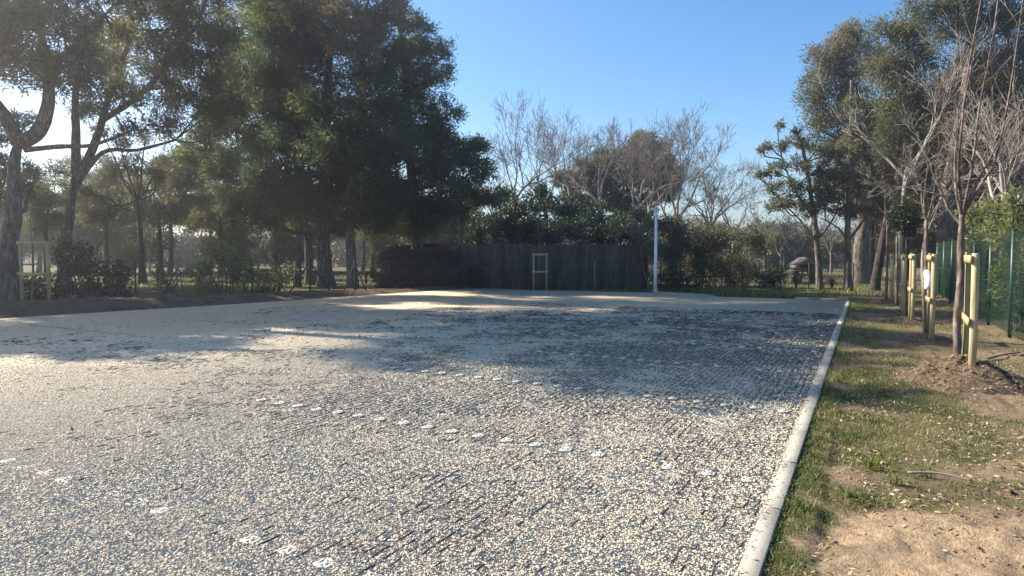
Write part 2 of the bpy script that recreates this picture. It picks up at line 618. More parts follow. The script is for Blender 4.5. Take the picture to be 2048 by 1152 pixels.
# white bay markers clipped into the grid
mk = MB()
s_ = .039
for a, b_ in (((-s_, -s_), (s_, -s_)), ((s_, -s_), (s_, s_)), ((s_, s_), (-s_, s_)), ((-s_, s_), (-s_, -s_))):
    mk.bar((*a, .008), (*b_, .008), .012, .014)
mk.bar((-s_, -s_, .007), (s_, s_, .007), .013, .013)
mk.bar((-s_, s_, .0075), (s_, -s_, .0075), .013, .013)
mk.box((0, 0, .003), (.064, .064, .008))
mk.tube([(0, 0, .004), (0, 0, .016)], .014, 8)
mkm = mk.mesh('marker')
mkm.materials.append(M['white_plastic'])
rm = random.Random(8)
ROWV = [touv(gp(*p))[1] for p in ((1505, 962), (1574, 825), (1612, 749), (1631, 705), (1650, 672.6), (1662, 651), (1670, 633), (1680, 621))]
dv = (ROWV[5] - ROWV[0]) / 5
rows = [(touv(gp(610, 1113))[1], .20, 19)] + [(v_, .16, 19) for v_ in ROWV]
for a, b_, c_ in (((302, 675.7), (10, 643), 17), ((535, 652), (359, 635.8), 12), ((690, 636), (600, 628), 8), ((800, 625), (735, 619), 6)):
    u0, v0 = touv(gp(*a))
    rows.append((v0, u0, c_))
marker_xy = []
for v0, u0, c_ in rows:
    for i in range(c_):
        if rm.random() < .06:
            continue
        p = uv(u0 + .28 * i + rm.uniform(-.008, .008), v0 + rm.uniform(-.008, .008))
        if not inpoly(np.array([p[0]]), np.array([p[1]]), poly)[0]:
            continue
        o = bpy.data.objects.new('marker', mkm)
        COL.objects.link(o)
        o.parent = car_park
        o.location = (p[0], p[1], (.004 if len(marker_xy) > 36 else -.004 if len(marker_xy) > 18 else -.0142) + rm.uniform(-.003, .004))
        o.rotation_euler = (rm.uniform(-.04, .04), rm.uniform(-.04, .04), -YAW + rm.uniform(-.08, .08))
        marker_xy.append(p[:2])
marker_xy = np.array(marker_xy)

# gravel stones in front (geometry nodes over a point mesh)
rs = np.random.default_rng(21)
pts = []
for y0, y1, dens, sc in ((1.6, 4.0, 12500, .0034), (4.0, 6.2, 7500, .0042), (6.2, 9.0, 3400, .0054), (9.0, 19, 900, .0066)):
    w = y1 * .95 + 1.0
    N = int((y1 - y0) * 2 * w * dens)
    x = rs.uniform(-w, w, N)
    y = rs.uniform(y0, y1, N)
    k = inpoly(x, y, poly) & (np.abs(x) < y * .95 + 1.0)
    k &= rs.random(N) < np.clip((19 - y) / 10, 0, 1) ** 1.5 if y0 >= 9 else True
    x, y = x[k], y[k]
    s = sc * np.exp(np.clip(rs.normal(0, .42, len(x)), -1, 1.0))
    pts.append(np.stack((x, y, rs.uniform(-.004, .003, len(x)), s), 1))
for _ in range(1):
    N = 500
    w_ = np.abs(rs.normal(0, .024, N)) - .006
    v2 = rs.uniform(-1.2, 12, N)
    q = K0[None] - w_[:, None] * EU + v2[:, None] * EV
    pts.append(np.stack((q[:, 0], q[:, 1], np.where(w_ < .07, .012, -.03), .0062 * np.exp(rs.normal(0, .25, N))), 1))
pts = np.concatenate(pts)
dm = np.ones(len(pts), bool)
for k_, (mx_, my_) in enumerate(marker_xy):
    if my_ < 14:
        near = (np.abs(pts[:, 0] - mx_) < .06) & (np.abs(pts[:, 1] - my_) < .06)
        near &= rs.random(len(pts)) < (.15 if k_ < 18 else .9)
        dm &= ~near
pts = pts[dm]
me = bpy.data.meshes.new('gravel')
me.vertices.add(len(pts))
me.vertices.foreach_set('co', pts[:, :3].astype(np.float32).ravel())
a = me.attributes.new('ssize', 'FLOAT', 'POINT')
a.data.foreach_set('value', pts[:, 3].astype(np.float32))
a = me.attributes.new('srot', 'FLOAT_VECTOR', 'POINT')
a.data.foreach_set('vector', (np.stack((rs.normal(0, .3, len(pts)), rs.normal(0, .3, len(pts)), rs.uniform(0, 6.28, len(pts))), 1)).astype(np.float32).ravel())
gravel = bpy.data.objects.new('gravel', me)
COL.objects.link(gravel)
gravel.parent = car_park
stuff(gravel)
import bmesh
bm = bmesh.new()
bmesh.ops.create_icosphere(bm, subdivisions=1, radius=1)
rb = random.Random(4)
for v_ in bm.verts:
    v_.co *= rb.uniform(.72, 1.15)
    v_.co.z *= .72
    v_.co.x *= 1.15
stm = bpy.data.meshes.new('stone_shape')
bm.to_mesh(stm)
bm.free()
stm.materials.append(M['stones'])
ng = bpy.data.node_groups.new('scatter_stones', 'GeometryNodeTree')
ng.interface.new_socket('Geometry', in_out='INPUT', socket_type='NodeSocketGeometry')
ng.interface.new_socket('Geometry', in_out='OUTPUT', socket_type='NodeSocketGeometry')
ni, no = ng.nodes.new('NodeGroupInput'), ng.nodes.new('NodeGroupOutput')
m2p = ng.nodes.new('GeometryNodeMeshToPoints')
iop = ng.nodes.new('GeometryNodeInstanceOnPoints')
# the stone itself is grown inside the tree so that no helper object is needed
ico = ng.nodes.new('GeometryNodeMeshIcoSphere')
ico.inputs['Radius'].default_value = 1.0
ico.inputs['Subdivisions'].default_value = 1
sp_ = ng.nodes.new('GeometryNodeSetPosition')
nzn = ng.nodes.new('ShaderNodeTexNoise')
nzn.inputs['Scale'].default_value = 1.6
vs = ng.nodes.new('ShaderNodeVectorMath')
vs.operation = 'MULTIPLY_ADD'
vs.inputs[1].default_value = (1.2, 1.2, .6)
vs.inputs[2].default_value = (-.6, -.6, -.3)
ng.links.new(nzn.outputs['Color'], vs.inputs[0])
ng.links.new(ico.outputs['Mesh'], sp_.inputs['Geometry'])
ng.links.new(vs.outputs[0], sp_.inputs['Offset'])
tfm = ng.nodes.new('GeometryNodeTransform')
tfm.inputs['Scale'].default_value = (1.2, 1.0, .55)
ng.links.new(sp_.outputs[0], tfm.inputs['Geometry'])
smn = ng.nodes.new('GeometryNodeSetMaterial')
smn.inputs['Material'].default_value = M['stones']
ng.links.new(tfm.outputs[0], smn.inputs[0])
na = ng.nodes.new('GeometryNodeInputNamedAttribute')
na.data_type = 'FLOAT'
na.inputs['Name'].default_value = 'ssize'
nr = ng.nodes.new('GeometryNodeInputNamedAttribute')
nr.data_type = 'FLOAT_VECTOR'
nr.inputs['Name'].default_value = 'srot'
ng.links.new(ni.outputs[0], m2p.inputs['Mesh'])
ng.links.new(m2p.outputs[0], iop.inputs['Points'])
ng.links.new(smn.outputs[0], iop.inputs['Instance'])
ng.links.new(na.outputs[0], iop.inputs['Scale'])
e2r = ng.nodes.new('FunctionNodeEulerToRotation')
ng.links.new(nr.outputs[0], e2r.inputs[0])
ng.links.new(e2r.outputs[0], iop.inputs['Rotation'])
ng.links.new(iop.outputs[0], no.inputs[0])
gravel.modifiers.new('scatter', 'NODES').node_group = ng
bpy.data.meshes.remove(stm)

# ------------------------------------------------------------------ grass verge on the right
MOUNDS = []   # (x, y, r, h)
for p in ((1936, 755), (1858, 680), (1819, 640), (1801, 622), (1779, 602)):
    q = gp(*p)
    MOUNDS.append((q[0], q[1]))


def dirt(x, y):
    """1 = bare sand, 0 = grass"""
    u, v_ = touv((x, y, 0))
    c = gp(1960, 1105)
    e = ((x - c[0]) / .78) ** 2 + ((y - c[1]) / .62) ** 2
    s = 1.45 - e + .75 * fbm(x, y, 1.6, 4, 2.2)
    s2 = 1.5 * fbm(x, y, .8, 4, 9.1) - .32 + (.30 if -u > 1.4 else 0)
    near_kerb = max(0, .5 + u * 1.2) if u > -.5 else 0
    return max(s, s2) - near_kerb


mb = MB()
us = np.concatenate((np.arange(.108, 3.6, .045), np.arange(3.6, 9, .25)))
vs_ = np.concatenate((np.arange(-2.4, 12, .06), np.arange(12, VEND + 3.5, .25)))
W_, X_ = np.meshgrid(us, vs_, indexing='ij')
Pv = K0[None, None] - W_[..., None] * EU + X_[..., None] * EV
hz, tn = [], []
for (x, y, _), w in zip(Pv.reshape(-1, 3), W_.ravel()):
    dd = dirt(x, y)
    k = min(1, max(0, dd))
    h = -.045 + .035 * fbm(x, y, .9, 3) + (.012 + .034 * k) * fbm(x, y, 7.5, 4, 4.4) + .02 * k
    if w < .3:
        h = min(max(h, -.03), -.015)
    hz.append(h)
    tn.append(.5 - .55 * dd if dd > -.6 else .85)
Pv[..., 2] = np.array(hz).reshape(W_.shape)
nx, ny = W_.shape
idx = np.arange(nx * ny).reshape(nx, ny)
Q = np.stack((idx[:-1, :-1], idx[:-1, 1:], idx[1:, 1:], idx[1:, :-1]), -1).reshape(-1, 4)[:, ::-1]
mb.add(Pv.reshape(-1, 3), Q, np.array(tn))
verge = structure(mb.build('grass_verge', M['verge'], smooth=True))
SC_ = gp(1960, 1105)
sv = np.array([1.35 - ((x - SC_[0]) / .85) ** 2 - ((y - SC_[1]) / .7) ** 2 + .6 * fbm(x, y, 1.6, 4, 2.2) for x, y, _ in Pv.reshape(-1, 3)])
a = verge.data.attributes.new('sand', 'FLOAT', 'POINT')
a.data.foreach_set('value', np.clip(sv * 1.6, 0, 1).astype(np.float32))


def blades(name, P, L, Wd, mat, rng, tint, lean=.7, flat=False):
    """curved grass blades, three triangles each"""
    N = len(P)
    az = rng.uniform(0, 6.283, N)
    dr = np.stack((np.cos(az), np.sin(az), np.zeros(N)), 1)
    sd = np.stack((-np.sin(az), np.cos(az), np.zeros(N)), 1)
    ln = rng.uniform(.1, 1, N) ** .8 * lean
    up = np.array([[0, 0, 1.0]])
    c, s = np.cos(ln * .6)[:, None], np.sin(ln * .6)[:, None]
    c2, s2 = np.cos(ln * 1.7)[:, None], np.sin(ln * 1.7)[:, None]
    L = L[:, None]
    Wd = Wd[:, None] / 2
    p1 = P + (up * c + dr * s) * L * .55
    p2 = p1 + (up * c2 + dr * s2) * L * .45
    V = np.stack((P - sd * Wd, P + sd * Wd, p1 + sd * Wd * .8, p1 - sd * Wd * .8, p2), 1).reshape(-1, 3)
    b0 = (np.arange(N) * 5)[:, None]
    mb = MB().add(V, [(b0 + np.array([[0, 1, 2, 3]])), (b0 + np.array([[3, 2, 4]]))], np.repeat(tint, 5))
    return mb.build(name, mat)


def verge_h(x, y):
    return -.045 + .035 * fbm(x, y, .9, 3)


rgr = np.random.default_rng(31)
P, L, Wd, T = [], [], [], []
for (v0, v1, n_, l_) in ((-1.5, 3.5, 52000, .036), (3.5, 8, 30000, .048), (8, VEND, 14000, .07)):
    for _ in range(n_):
        w = rgr.uniform(.085, 4.2) if rgr.random() < .75 else rgr.uniform(.08, .8)
        v_ = rgr.uniform(v0, v1)
        q = uv(-w, v_)
        cl = fbm(q[0], q[1], 2.6, 3, 5.5)
        dd = dirt(q[0], q[1])
        if dd + rgr.normal(0, .2) > .05 - (0 if cl > .02 else .45):
            continue
        P.append((q[0], q[1], verge_h(q[0], q[1]) - .005 if w > .3 else -.026))
        L.append(l_ * rgr.uniform(.5, 1.3) * (1.25 if cl > .15 else 1))
        Wd.append(.0045 * (1 + .12 * max(0, q[1] - 3)))
        T.append(np.clip(.47 - .6 * cl + rgr.normal(0, .27) + (.15 if dd > -.3 else 0), 0, 1))
stuff(blades('grass', np.array(P), np.array(L), np.array(Wd), M['grass'], rgr, np.array(T), 1.25),
      'short patchy grass growing on the verge beside the kerb', 'grass')
# lusher tussocks: the strip behind the far edge and two weedy spots by the kerb
P, L, T = [], [], []
far_a, far_b = gp(1428, 590), gp(1700, 599)
for _ in range(9000):
    t = rgr.random()
    q = far_a + (far_b - far_a) * t + np.array((0, 1, 0)) * rgr.uniform(.15, 4.5) ** 1.0
    if fbm(q[0], q[1], .8, 3, 8.8) + rgr.normal(0, .12) < -.05 + t * .18:
        continue
    P.append((q[0], q[1], -.08))
    L.append(rgr.uniform(.12, .34) * (1.2 - .5 * t))
    T.append(np.clip(.38 + t * .22 + rgr.normal(0, .2), 0, 1))
stuff(blades('long_grass', np.array(P), np.array(L), np.full(len(P), .02), M['grass'], rgr, np.array(T), 1.0),
      'longer sunlit grass along the far edge of the car park', 'grass')
# meadow grass beyond the fences
P, L, T = [], [], []
for _ in range(26000):
    y = rgr.uniform(24, 60)
    x = rgr.uniform(-.85, .75) * y
    if inpoly(np.array([x]), np.array([y]), poly)[0] or fbm(x, y, .25, 3, 6.1) < -.1:
        continue
    P.append((x, y, -.08))
    L.append(rgr.uniform(.08, .3))
    T.append(np.clip(.5 + rgr.normal(0, .22), 0, 1))
stuff(blades('meadow_grass', np.array(P), np.array(L), np.full(len(P), .035), M['grass'], rgr, np.array(T), 1.0),
      'rough meadow grass under the trees beyond the wire fence', 'grass')


def litter(name, P, size, mat, rng, tint, parent=None):
    """small flat chips and leaves lying about, slightly curled (four verts folded)"""
    N = len(P)
    az = rng.uniform(0, 6.283, N)
    a = np.stack((np.cos(az), np.sin(az), rng.normal(0, .35, N)), 1)
    b = np.stack((-np.sin(az), np.cos(az), rng.normal(0, .35, N)), 1)
    a = nz(a) * size[:, None]
    b = nz(b) * size[:, None] * rng.uniform(.18, .5, N)[:, None]
    V = np.stack((P - a, P - b + np.array([[0, 0, .004]]), P + a, P + b), 1).reshape(-1, 3)
    b0 = (np.arange(N) * 4)[:, None]
    return MB().add(V, [b0 + np.array([[0, 1, 2]]), b0 + np.array([[0, 2, 3]])], np.repeat(tint, 4)).build(name, mat, parent)


n_ = 420
qx, qy = rgr.uniform(-9, 6, n_), rgr.uniform(2.5, 14, n_)
k = inpoly(qx, qy, poly)
Pk = np.stack((qx[k], qy[k], np.full(k.sum(), .014)), 1)
stuff(litter('gravel_litter', Pk, rgr.uniform(.010, .028, len(Pk)), M['chip'], rgr, np.clip(rgr.normal(.25, .2, len(Pk)), 0, 1), car_park))
N = 17000
P = []
while len(P) < N:
    w, v_ = rgr.uniform(.12, 4.6), rgr.uniform(-1.6, 9)
    q = uv(-w, v_)
    if fbm(q[0], q[1], 1.1, 3, 12.0) + rgr.normal(0, .1) + (.18 if v_ > .9 and w > .5 else -.08) < -.02:
        continue
    P.append((q[0], q[1], verge_h(q[0], q[1]) + rgr.uniform(.0, .03)))
stuff(litter('leaf_litter', np.array(P), rgr.uniform(.008, .026, N), M['chip'], rgr, np.clip(rgr.normal(.55, .25, N), 0, 1)),
      'scattered dry leaves and wood chips on the verge', 'leaf litter')

# clods and crumbs of soil on the bare sand
ico_v = np.array([(0, 0, 1), (.9, 0, .2), (.2, .9, .1), (-.8, .4, .2), (-.6, -.7, .1), (.4, -.85, .2), (0, 0, -.6)], float)
ico_f = np.array([(0, 1, 2), (0, 2, 3), (0, 3, 4), (0, 4, 5), (0, 5, 1), (6, 2, 1), (6, 3, 2), (6, 4, 3), (6, 5, 4), (6, 1, 5)])
mb = MB()
n_ = 0
while n_ < 1500:
    w, v_ = rgr.uniform(.12, 4.0), rgr.uniform(-1.6, 7)
    q = uv(-w, v_)
    if dirt(q[0], q[1]) + rgr.normal(0, .2) < .15:
        continue
    sz = .006 * math.exp(rgr.normal(0, .55))
    mb.add(ico_v * sz * rgr.uniform(.7, 1.3, (7, 1)) * np.array([[1, 1, .7]]) + np.array((q[0], q[1], verge_h(q[0], q[1]) + .02 + .02 * fbm(q[0], q[1], 6.5, 6, 4.4))), ico_f, .1)
    n_ += 1
stuff(mb.build('soil_clods', M['verge']), 'small clods and crumbs of soil on the bare sand', 'clods')
# dirt bank along the left edge
mb = MB()
LN = np.array((-LD[1], LD[0], 0))
tot = np.linalg.norm(LE1 - LE0)
ss = np.arange(-14, tot, .22)
ws = np.concatenate(([-.02], np.arange(.06, 5, .16)))
S_, W_ = np.meshgrid(ss, ws, indexing='ij')
Pb = LE0[None, None] + S_[..., None] * LD + W_[..., None] * LN
H_ = []
for (x, y, _), w, s in zip(Pb.reshape(-1, 3), W_.ravel(), S_.ravel()):
    prof = min(1, max(0, w / .9)) * min(1, max(0, (5 - w) / 2.2))
    amp = .24 if s < 4 else max(.07, .24 - (s - 4) * .035)
    H_.append(-.03 + prof * (amp + .11 * fbm(x, y, .7, 4) + .04 * fbm(x, y, 4, 3)) - (.08 if w > 4.8 else 0))
Pb[..., 2] = np.array(H_).reshape(S_.shape)
nx, ny = S_.shape
idx = np.arange(nx * ny).reshape(nx, ny)
Q = np.stack((idx[:-1, :-1], idx[:-1, 1:], idx[1:, 1:], idx[1:, :-1]), -1).reshape(-1, 4)[:, ::-1]
mb.add(Pb.reshape(-1, 3), Q, np.full(nx * ny, .2))
structure(mb.build('dirt_bank', M['bank'], smooth=True))
kk = rgr.integers(0, nx * ny, 9000)
Pk = Pb.reshape(-1, 3)[kk] + rgr.normal(0, .07, (9000, 3)) * np.array([[1, 1, 0]]) + np.array([[0, 0, .012]])
stuff(litter('bank_litter', Pk, rgr.uniform(.012, .045, 9000), M['chip'], rgr, np.clip(rgr.normal(.3, .25, 9000), 0, 1)),
      'dead leaves and chips strewn over the dirt bank', 'leaf litter')

# ------------------------------------------------------------------ mounds, stake frames, saplings
def mound(p, r, h, label, chips):
    rng = np.random.default_rng(int(p[0] * 100))
    root = thing('mulch_mound', label, 'mound', (p[0], p[1], -.05), 'mulch mounds round the staked saplings')
    mb = MB()
    nr_, na_ = 20, 40
    V = []
    for i in range(nr_):
        t = i / (nr_ - 1)
        for j in range(na_):
            a = j / na_ * 6.283
            rr = r * t * (1 + .16 * fbm(math.cos(a) * 2, math.sin(a) * 2, .8, 2, p[0]))
            x, y = p[0] + rr * math.cos(a), p[1] + rr * math.sin(a) * .9
            hh = h * (1 - t ** 1.5) * (1 + .5 * fbm(x, y, 3.0, 3, p[1])) + .035 * fbm(x, y, 9, 3) * (1 - t ** 4)
            V.append((x, y, -.055 + hh - (.04 if t > .95 else 0)))
    idx = np.arange(nr_ * na_).reshape(nr_, na_)
    Q = np.stack((idx[:-1], np.roll(idx[:-1], -1, 1), np.roll(idx[1:], -1, 1), idx[1:]), -1).reshape(-1, 4)[:, ::-1]
    mb.add(V, Q)
    mb.build('mound_soil', M['mulch'], root, True)
    V = np.array(V)
    k = rng.integers(0, len(V), chips)
    P = V[k] + rng.normal(0, .025, (chips, 3)) * np.array([[1, 1, .2]]) + np.array([[0, 0, .012]])
    stuff(litter('mulch_chips', P, rng.uniform(.010, .030, chips), M['chip'], rng, np.clip(rng.normal(.42, .25, chips), 0, 1), root))
    return root


def frame(pa, pb, h, label, group, pr=.042, base_z=-.1, rails=True, left=False):
    """two round posts with two boards: pa, pb base points"""
    pa, pb = np.array(pa, float), np.array(pb, float)
    c = (pa + pb) / 2
    root = thing('tree_stake_frame', label, 'tree stake', (c[0], c[1], 0), group)
    for p, dh in ((pa, 0), (pb, .015)):
        m_ = MB()
        m_.tube([(p[0], p[1], base_z), (p[0] + .004, p[1], h * .5), (p[0] - .004, p[1], h + dh - .012), (p[0] - .004, p[1], h + dh)], [pr, pr, pr, pr * .86], 14)
        m_.build('post', M['stake'], root, True)
    if rails:
        d = nz(pb - pa)
        nrm = np.array((-d[1], d[0], 0))
        if (nrm[0] > 0) if left else (nrm[1] > 0):
            nrm = -nrm
        for z in (h - .075, h * .47):
            off = nrm * (pr + .014)
            m_ = MB().bar(pa - d * .07 + off + (0, 0, z), pb + d * .07 + off + (0, 0, z + rk.uniform(-.01, .01)), .026, .095)
            m_.build('rail', M['plank'], root)
    return root


# right row (each pair runs along the kerb)
FR = [((1929, 740), (1942.5, 765), 1.61), ((1855, 675), (1863, 682), 1.60), ((1818, 637), (1824.5, 643), 1.60), ((1801, 622), (1806, 627), 1.58), ((1777, 598.7), (1783, 604.5), 1.59)]
FL = ['pale twin post tree stake in the large mulch heap by the green fence',
      'twin post tree stake beside the sapling that carries a white tag',
      'shaded twin post tree stake beside the small leafy evergreen sapling',
      'shaded twin post tree stake between the leafy sapling and the far grass strip',
      'twin post tree stake at the grassy far end of the kerb']
for i, (a, b_, h) in enumerate(FR):
    pa = gp(*a)
    d = EV
    pb_ = gp(*b_)
    # keep the near post where it stands and give the pair one width
    pa = pb_ + nz(pa - pb_) * (.92, .62, .6, .5, .6)[i]
    frame(pb_, pa, h, FL[i], 'tree stakes along the kerb', left=True)
for i, (r, h, ch, lb) in enumerate(((.88, .31, 2200, 'large heap of mulch and soil round the sapling by the green fence'),
                                    (.75, .13, 500, 'low mulch mound under the tagged sapling'),
                                    (.7, .12, 300, 'low mulch mound under the leafy evergreen sapling'),
                                    (.6, .12, 200, 'low mulch mound behind the evergreen sapling'),
                                    (.8, .14, 200, 'mulch mound at the far end of the kerb'))):
    q = gp(*FR[i][1])
    pa = gp(*FR[i][0])
    c = q + nz(pa - q) * .3 + np.array((-.05, 0, 0))
    mound(c, r, h, lb, ch)

fa, fb = gp(45, 606, .05), gp(99, 608, .05)
frame(fa, fb, 1.98, 'pale wooden tree stake frame with two boards on the dirt bank', 'stake frames away from the kerb', pr=.05)
fa2, fb2 = gp(1067, 577), gp(1093, 577)
frame(fa2, fb2, 1.64, 'wooden tree stake frame standing in front of the heather screen fence', 'stake frames away from the kerb', pr=.04)


def grow(out, p, d, L, r, depth, rng, up=.10, spread=.55, nseg=4, kids=(2, 4), rmin=.01, wander=.14, decay=.68):
    pts = []
    rs_ = np.linspace(r, max(rmin, r * .55), nseg + 1)
    for i in range(nseg):
        d = d + rng.normal(0, wander, 3)
        d[2] += up
        d = d / np.sqrt(d @ d)
        q = p + d * (L / nseg) * rng.uniform(.8, 1.2)
        out.append((p, q, rs_[i], rs_[i + 1]))
        pts.append((q, d, rs_[i + 1]))
        p = q
    if depth == 0:
        return
    n_ = rng.integers(kids[0], kids[1] + 1)
    for k in range(n_):
        q, dd, rr = pts[-1] if k == 0 else pts[rng.integers(max(0, nseg // 2 - 1), nseg)]
        ns = nseg if depth > 2 else 3
        s = rng.normal(0, 1, 3)
        s = s - dd * (s @ dd)
        s = s / np.sqrt(s @ s)
        sp = spread * rng.uniform(.5, 1.3) * (.45 if k == 0 else 1)
        nd = dd * math.cos(sp) + s * math.sin(sp)
        grow(out, q, nd, L * decay * rng.uniform(.75, 1.2), max(rmin, rr * (.9 if k == 0 else .62)), depth - 1, rng, up, spread, ns, kids, rmin, wander, decay)


def segmesh(mb, out):
    P0 = np.array([o[0] for o in out])
    P1 = np.array([o[1] for o in out])
    R0 = np.array([o[2] for o in out])
    R1 = np.array([o[3] for o in out])
    k = R0 > .03
    P1e = P1 + (P1 - P0) * .04
    mb.segs(P0[k], P1e[k], R0[k], R1[k], 7)
    mb.segs(P0[~k], P1e[~k], R0[~k], R1[~k], 3)


def pxpath(pts, Y, dys=None):
    return np.array([at(p[0], p[1], Y + (dys[i] if dys else 0)) for i, p in enumerate(pts)])


def smoothpath(P, k=4):
    P = np.asarray(P, float)
    out = []
    n_ = len(P)
    for i in range(n_ - 1):
        p0, p1, p2, p3 = P[max(0, i - 1)], P[i], P[i + 1], P[min(n_ - 1, i + 2)]
        for t in np.arange(k) / k:
            out.append(.5 * ((2 * p1) + (-p0 + p2) * t + (2 * p0 - 5 * p1 + 4 * p2 - p3) * t * t + (-p0 + 3 * p1 - 3 * p2 + p3) * t ** 3))
    out.append(P[-1])
    return np.array(out)


def sapling(base, paths, r, label, mat, seed, Y, twigs=10, twl=.5, group='saplings tied to the stakes'):
    rng = np.random.default_rng(seed)
    root = thing('sapling', label, 'sapling', (base[0], base[1], -.1), group)
    P = pxpath(paths[0], Y)
    P[0][2] = min(P[0][2], -.08)
    P = smoothpath(P)
    m_ = MB().tube(P, np.linspace(r, r * .7, len(P)), 10, wob=.05, rng=rng)
    m_.build('trunk', M['twig_red'], root, True)
    mb = MB()
    out = []
    for pp in paths[1:]:
        Q = smoothpath(pxpath(pp, Y, [rng.normal(0, .15) if i else 0 for i in range(len(pp))]), 5)
        rr = np.linspace(r * .42, .007, len(Q))
        mb.tube(Q, rr, 6)
        for _ in range(twigs):
            k = rng.integers(2, len(Q) - 1)
            d = nz(Q[k + 1 if k + 1 < len(Q) else k] - Q[k - 1])
            s = rng.normal(0, 1, 3)
            grow(out, Q[k], nz(d + .9 * nz(s)), twl * rng.uniform(.5, 1.2), max(.005, rr[k] * .4), 1, rng, .12, .4, 3, (1, 2), .004)
    if out:
        segmesh(mb, out)
    mb.build('branches', M['twig_red'], root, True)
    return root


b1 = gp(1917, 742)
sapling(b1, [[(1915, 745), (1914, 640), (1921, 560), (1921, 500), (1923, 460), (1924, 430)],
             [(1924, 435), (1917, 360), (1922, 270), (1935, 150), (1962, 0), (1970, -60)],
             [(1924, 432), (1945, 330), (1958, 220), (1985, 80), (2003, -60)],
             [(1924, 434), (1955, 380), (1990, 320), (2015, 210), (2035, 80), (2050, -30)],
             [(1924, 436), (1912, 380), (1911, 300), (1930, 200), (1945, 120)],
             [(1924, 434), (1962, 350), (2010, 260), (2048, 180)]], .048,
        'bare sapling with tall upright reddish shoots in the large mulch heap', M['twig_red'], 1, b1[1], 12, .7)
b2 = gp(1850, 675)
sapling(b2, [[(1849, 678), (1849, 590), (1852, 520), (1853, 440)], [(1853, 445), (1848, 400), (1856, 330)], [(1853, 445), (1865, 400), (1872, 360)]], .04,
        'thin bare sapling with a white tag tied to its trunk', M['twig_red'], 2, b2[1], 5, .35)
tg = MB()
q = at(1852, 562, b2[1] - .07)
tg.tube(smoothpath([q + (-.02, 0, .20), q + (.045, -.02, .08), q + (.05, -.02, -.06), q + (.0, -.01, -.16)], 3), [.03, .055, .075, .085, .09, .09, .08, .07, .055, .03], 7)
tag(tg.build('tree_tag', M['paper'], None, True, tuple(q)), 'white paper tag wrapped on a sapling trunk', 'tag')
b4 = gp(1794, 610)
sapling(b4, [[(1793, 610), (1794, 540), (1794, 470)], [(1794, 475), (1790, 430), (1786, 400)], [(1794, 475), (1800, 440), (1803, 410)]], .05,
        'thin dark sapling trunk between the evergreen sapling and the far grass', M['twig_red'], 4, b4[1], 5, .4)
b5 = gp(1773, 599)
sapling(b5, [[(1772, 600), (1774, 530), (1775, 450)], [(1775, 455), (1770, 420), (1772, 380)], [(1775, 455), (1785, 420), (1788, 390)]], .05,
        'thin pale sapling at the grassy far end of the kerb', M['twig_red'], 5, b5[1], 6, .5)
b6 = gp(72, 606, .05)
sapling(b6, [[(64, 606), (66, 540), (64, 480)], [(64, 485), (60, 440), (66, 400)], [(64, 485), (75, 450), (78, 420)]], .035,
        'thin bare sapling inside the stake frame on the dirt bank', M['twig_red'], 6, b6[1] - .02, 4, .4)
b7 = gp(1077, 577)
sapling(b7, [[(1077, 578), (1077, 530), (1078, 490)], [(1078, 495), (1075, 450), (1072, 420)], [(1078, 495), (1086, 455), (1090, 425)]], .03,
        'thin bare sapling inside the stake frame by the heather screen', M['twig_red'], 7, b7[1], 5, .4)

# ------------------------------------------------------------------ foliage
def leaves_at(C, tint, out, rng, m, ll, lw, jit, upb, quad, centre=None):
    """m leaves about each spray centre C"""
    N = len(C) * m
    P = np.repeat(C, m, 0) + rng.normal(0, jit, (N, 3))
    d = rng.normal(0, 1, (N, 3))
    if centre is not None:
        d = d * .75 + nz(np.repeat(C - centre, m, 0)) * .8
    d[:, 2] += upb
    d = nz(d)
    s = nz(np.cross(d, rng.normal(0, 1, (N, 3))))
    L = ll * rng.uniform(.6, 1.3, N)[:, None]
    Wd = lw * rng.uniform(.7, 1.3, N)[:, None]
    t = np.clip(np.repeat(tint, m) + rng.normal(0, .10, N), 0, 1)
    if quad:
        n_ = np.cross(d, s)
        V = np.stack((P, P + d * L * .5 + s * Wd * .5 + n_ * L * .05, P + d * L, P + d * L * .5 - s * Wd * .5 + n_ * L * .05), 1).reshape(-1, 3)
        out.add(V, (np.arange(N) * 4)[:, None] + np.array([[0, 1, 2, 3]]), np.repeat(t, 4))
    else:
        V = np.stack((P - s * Wd * .5, P + s * Wd * .5, P + d * L), 1).reshape(-1, 3)
        out.add(V, (np.arange(N) * 3)[:, None] + np.array([[0, 1, 2]]), np.repeat(t, 3))


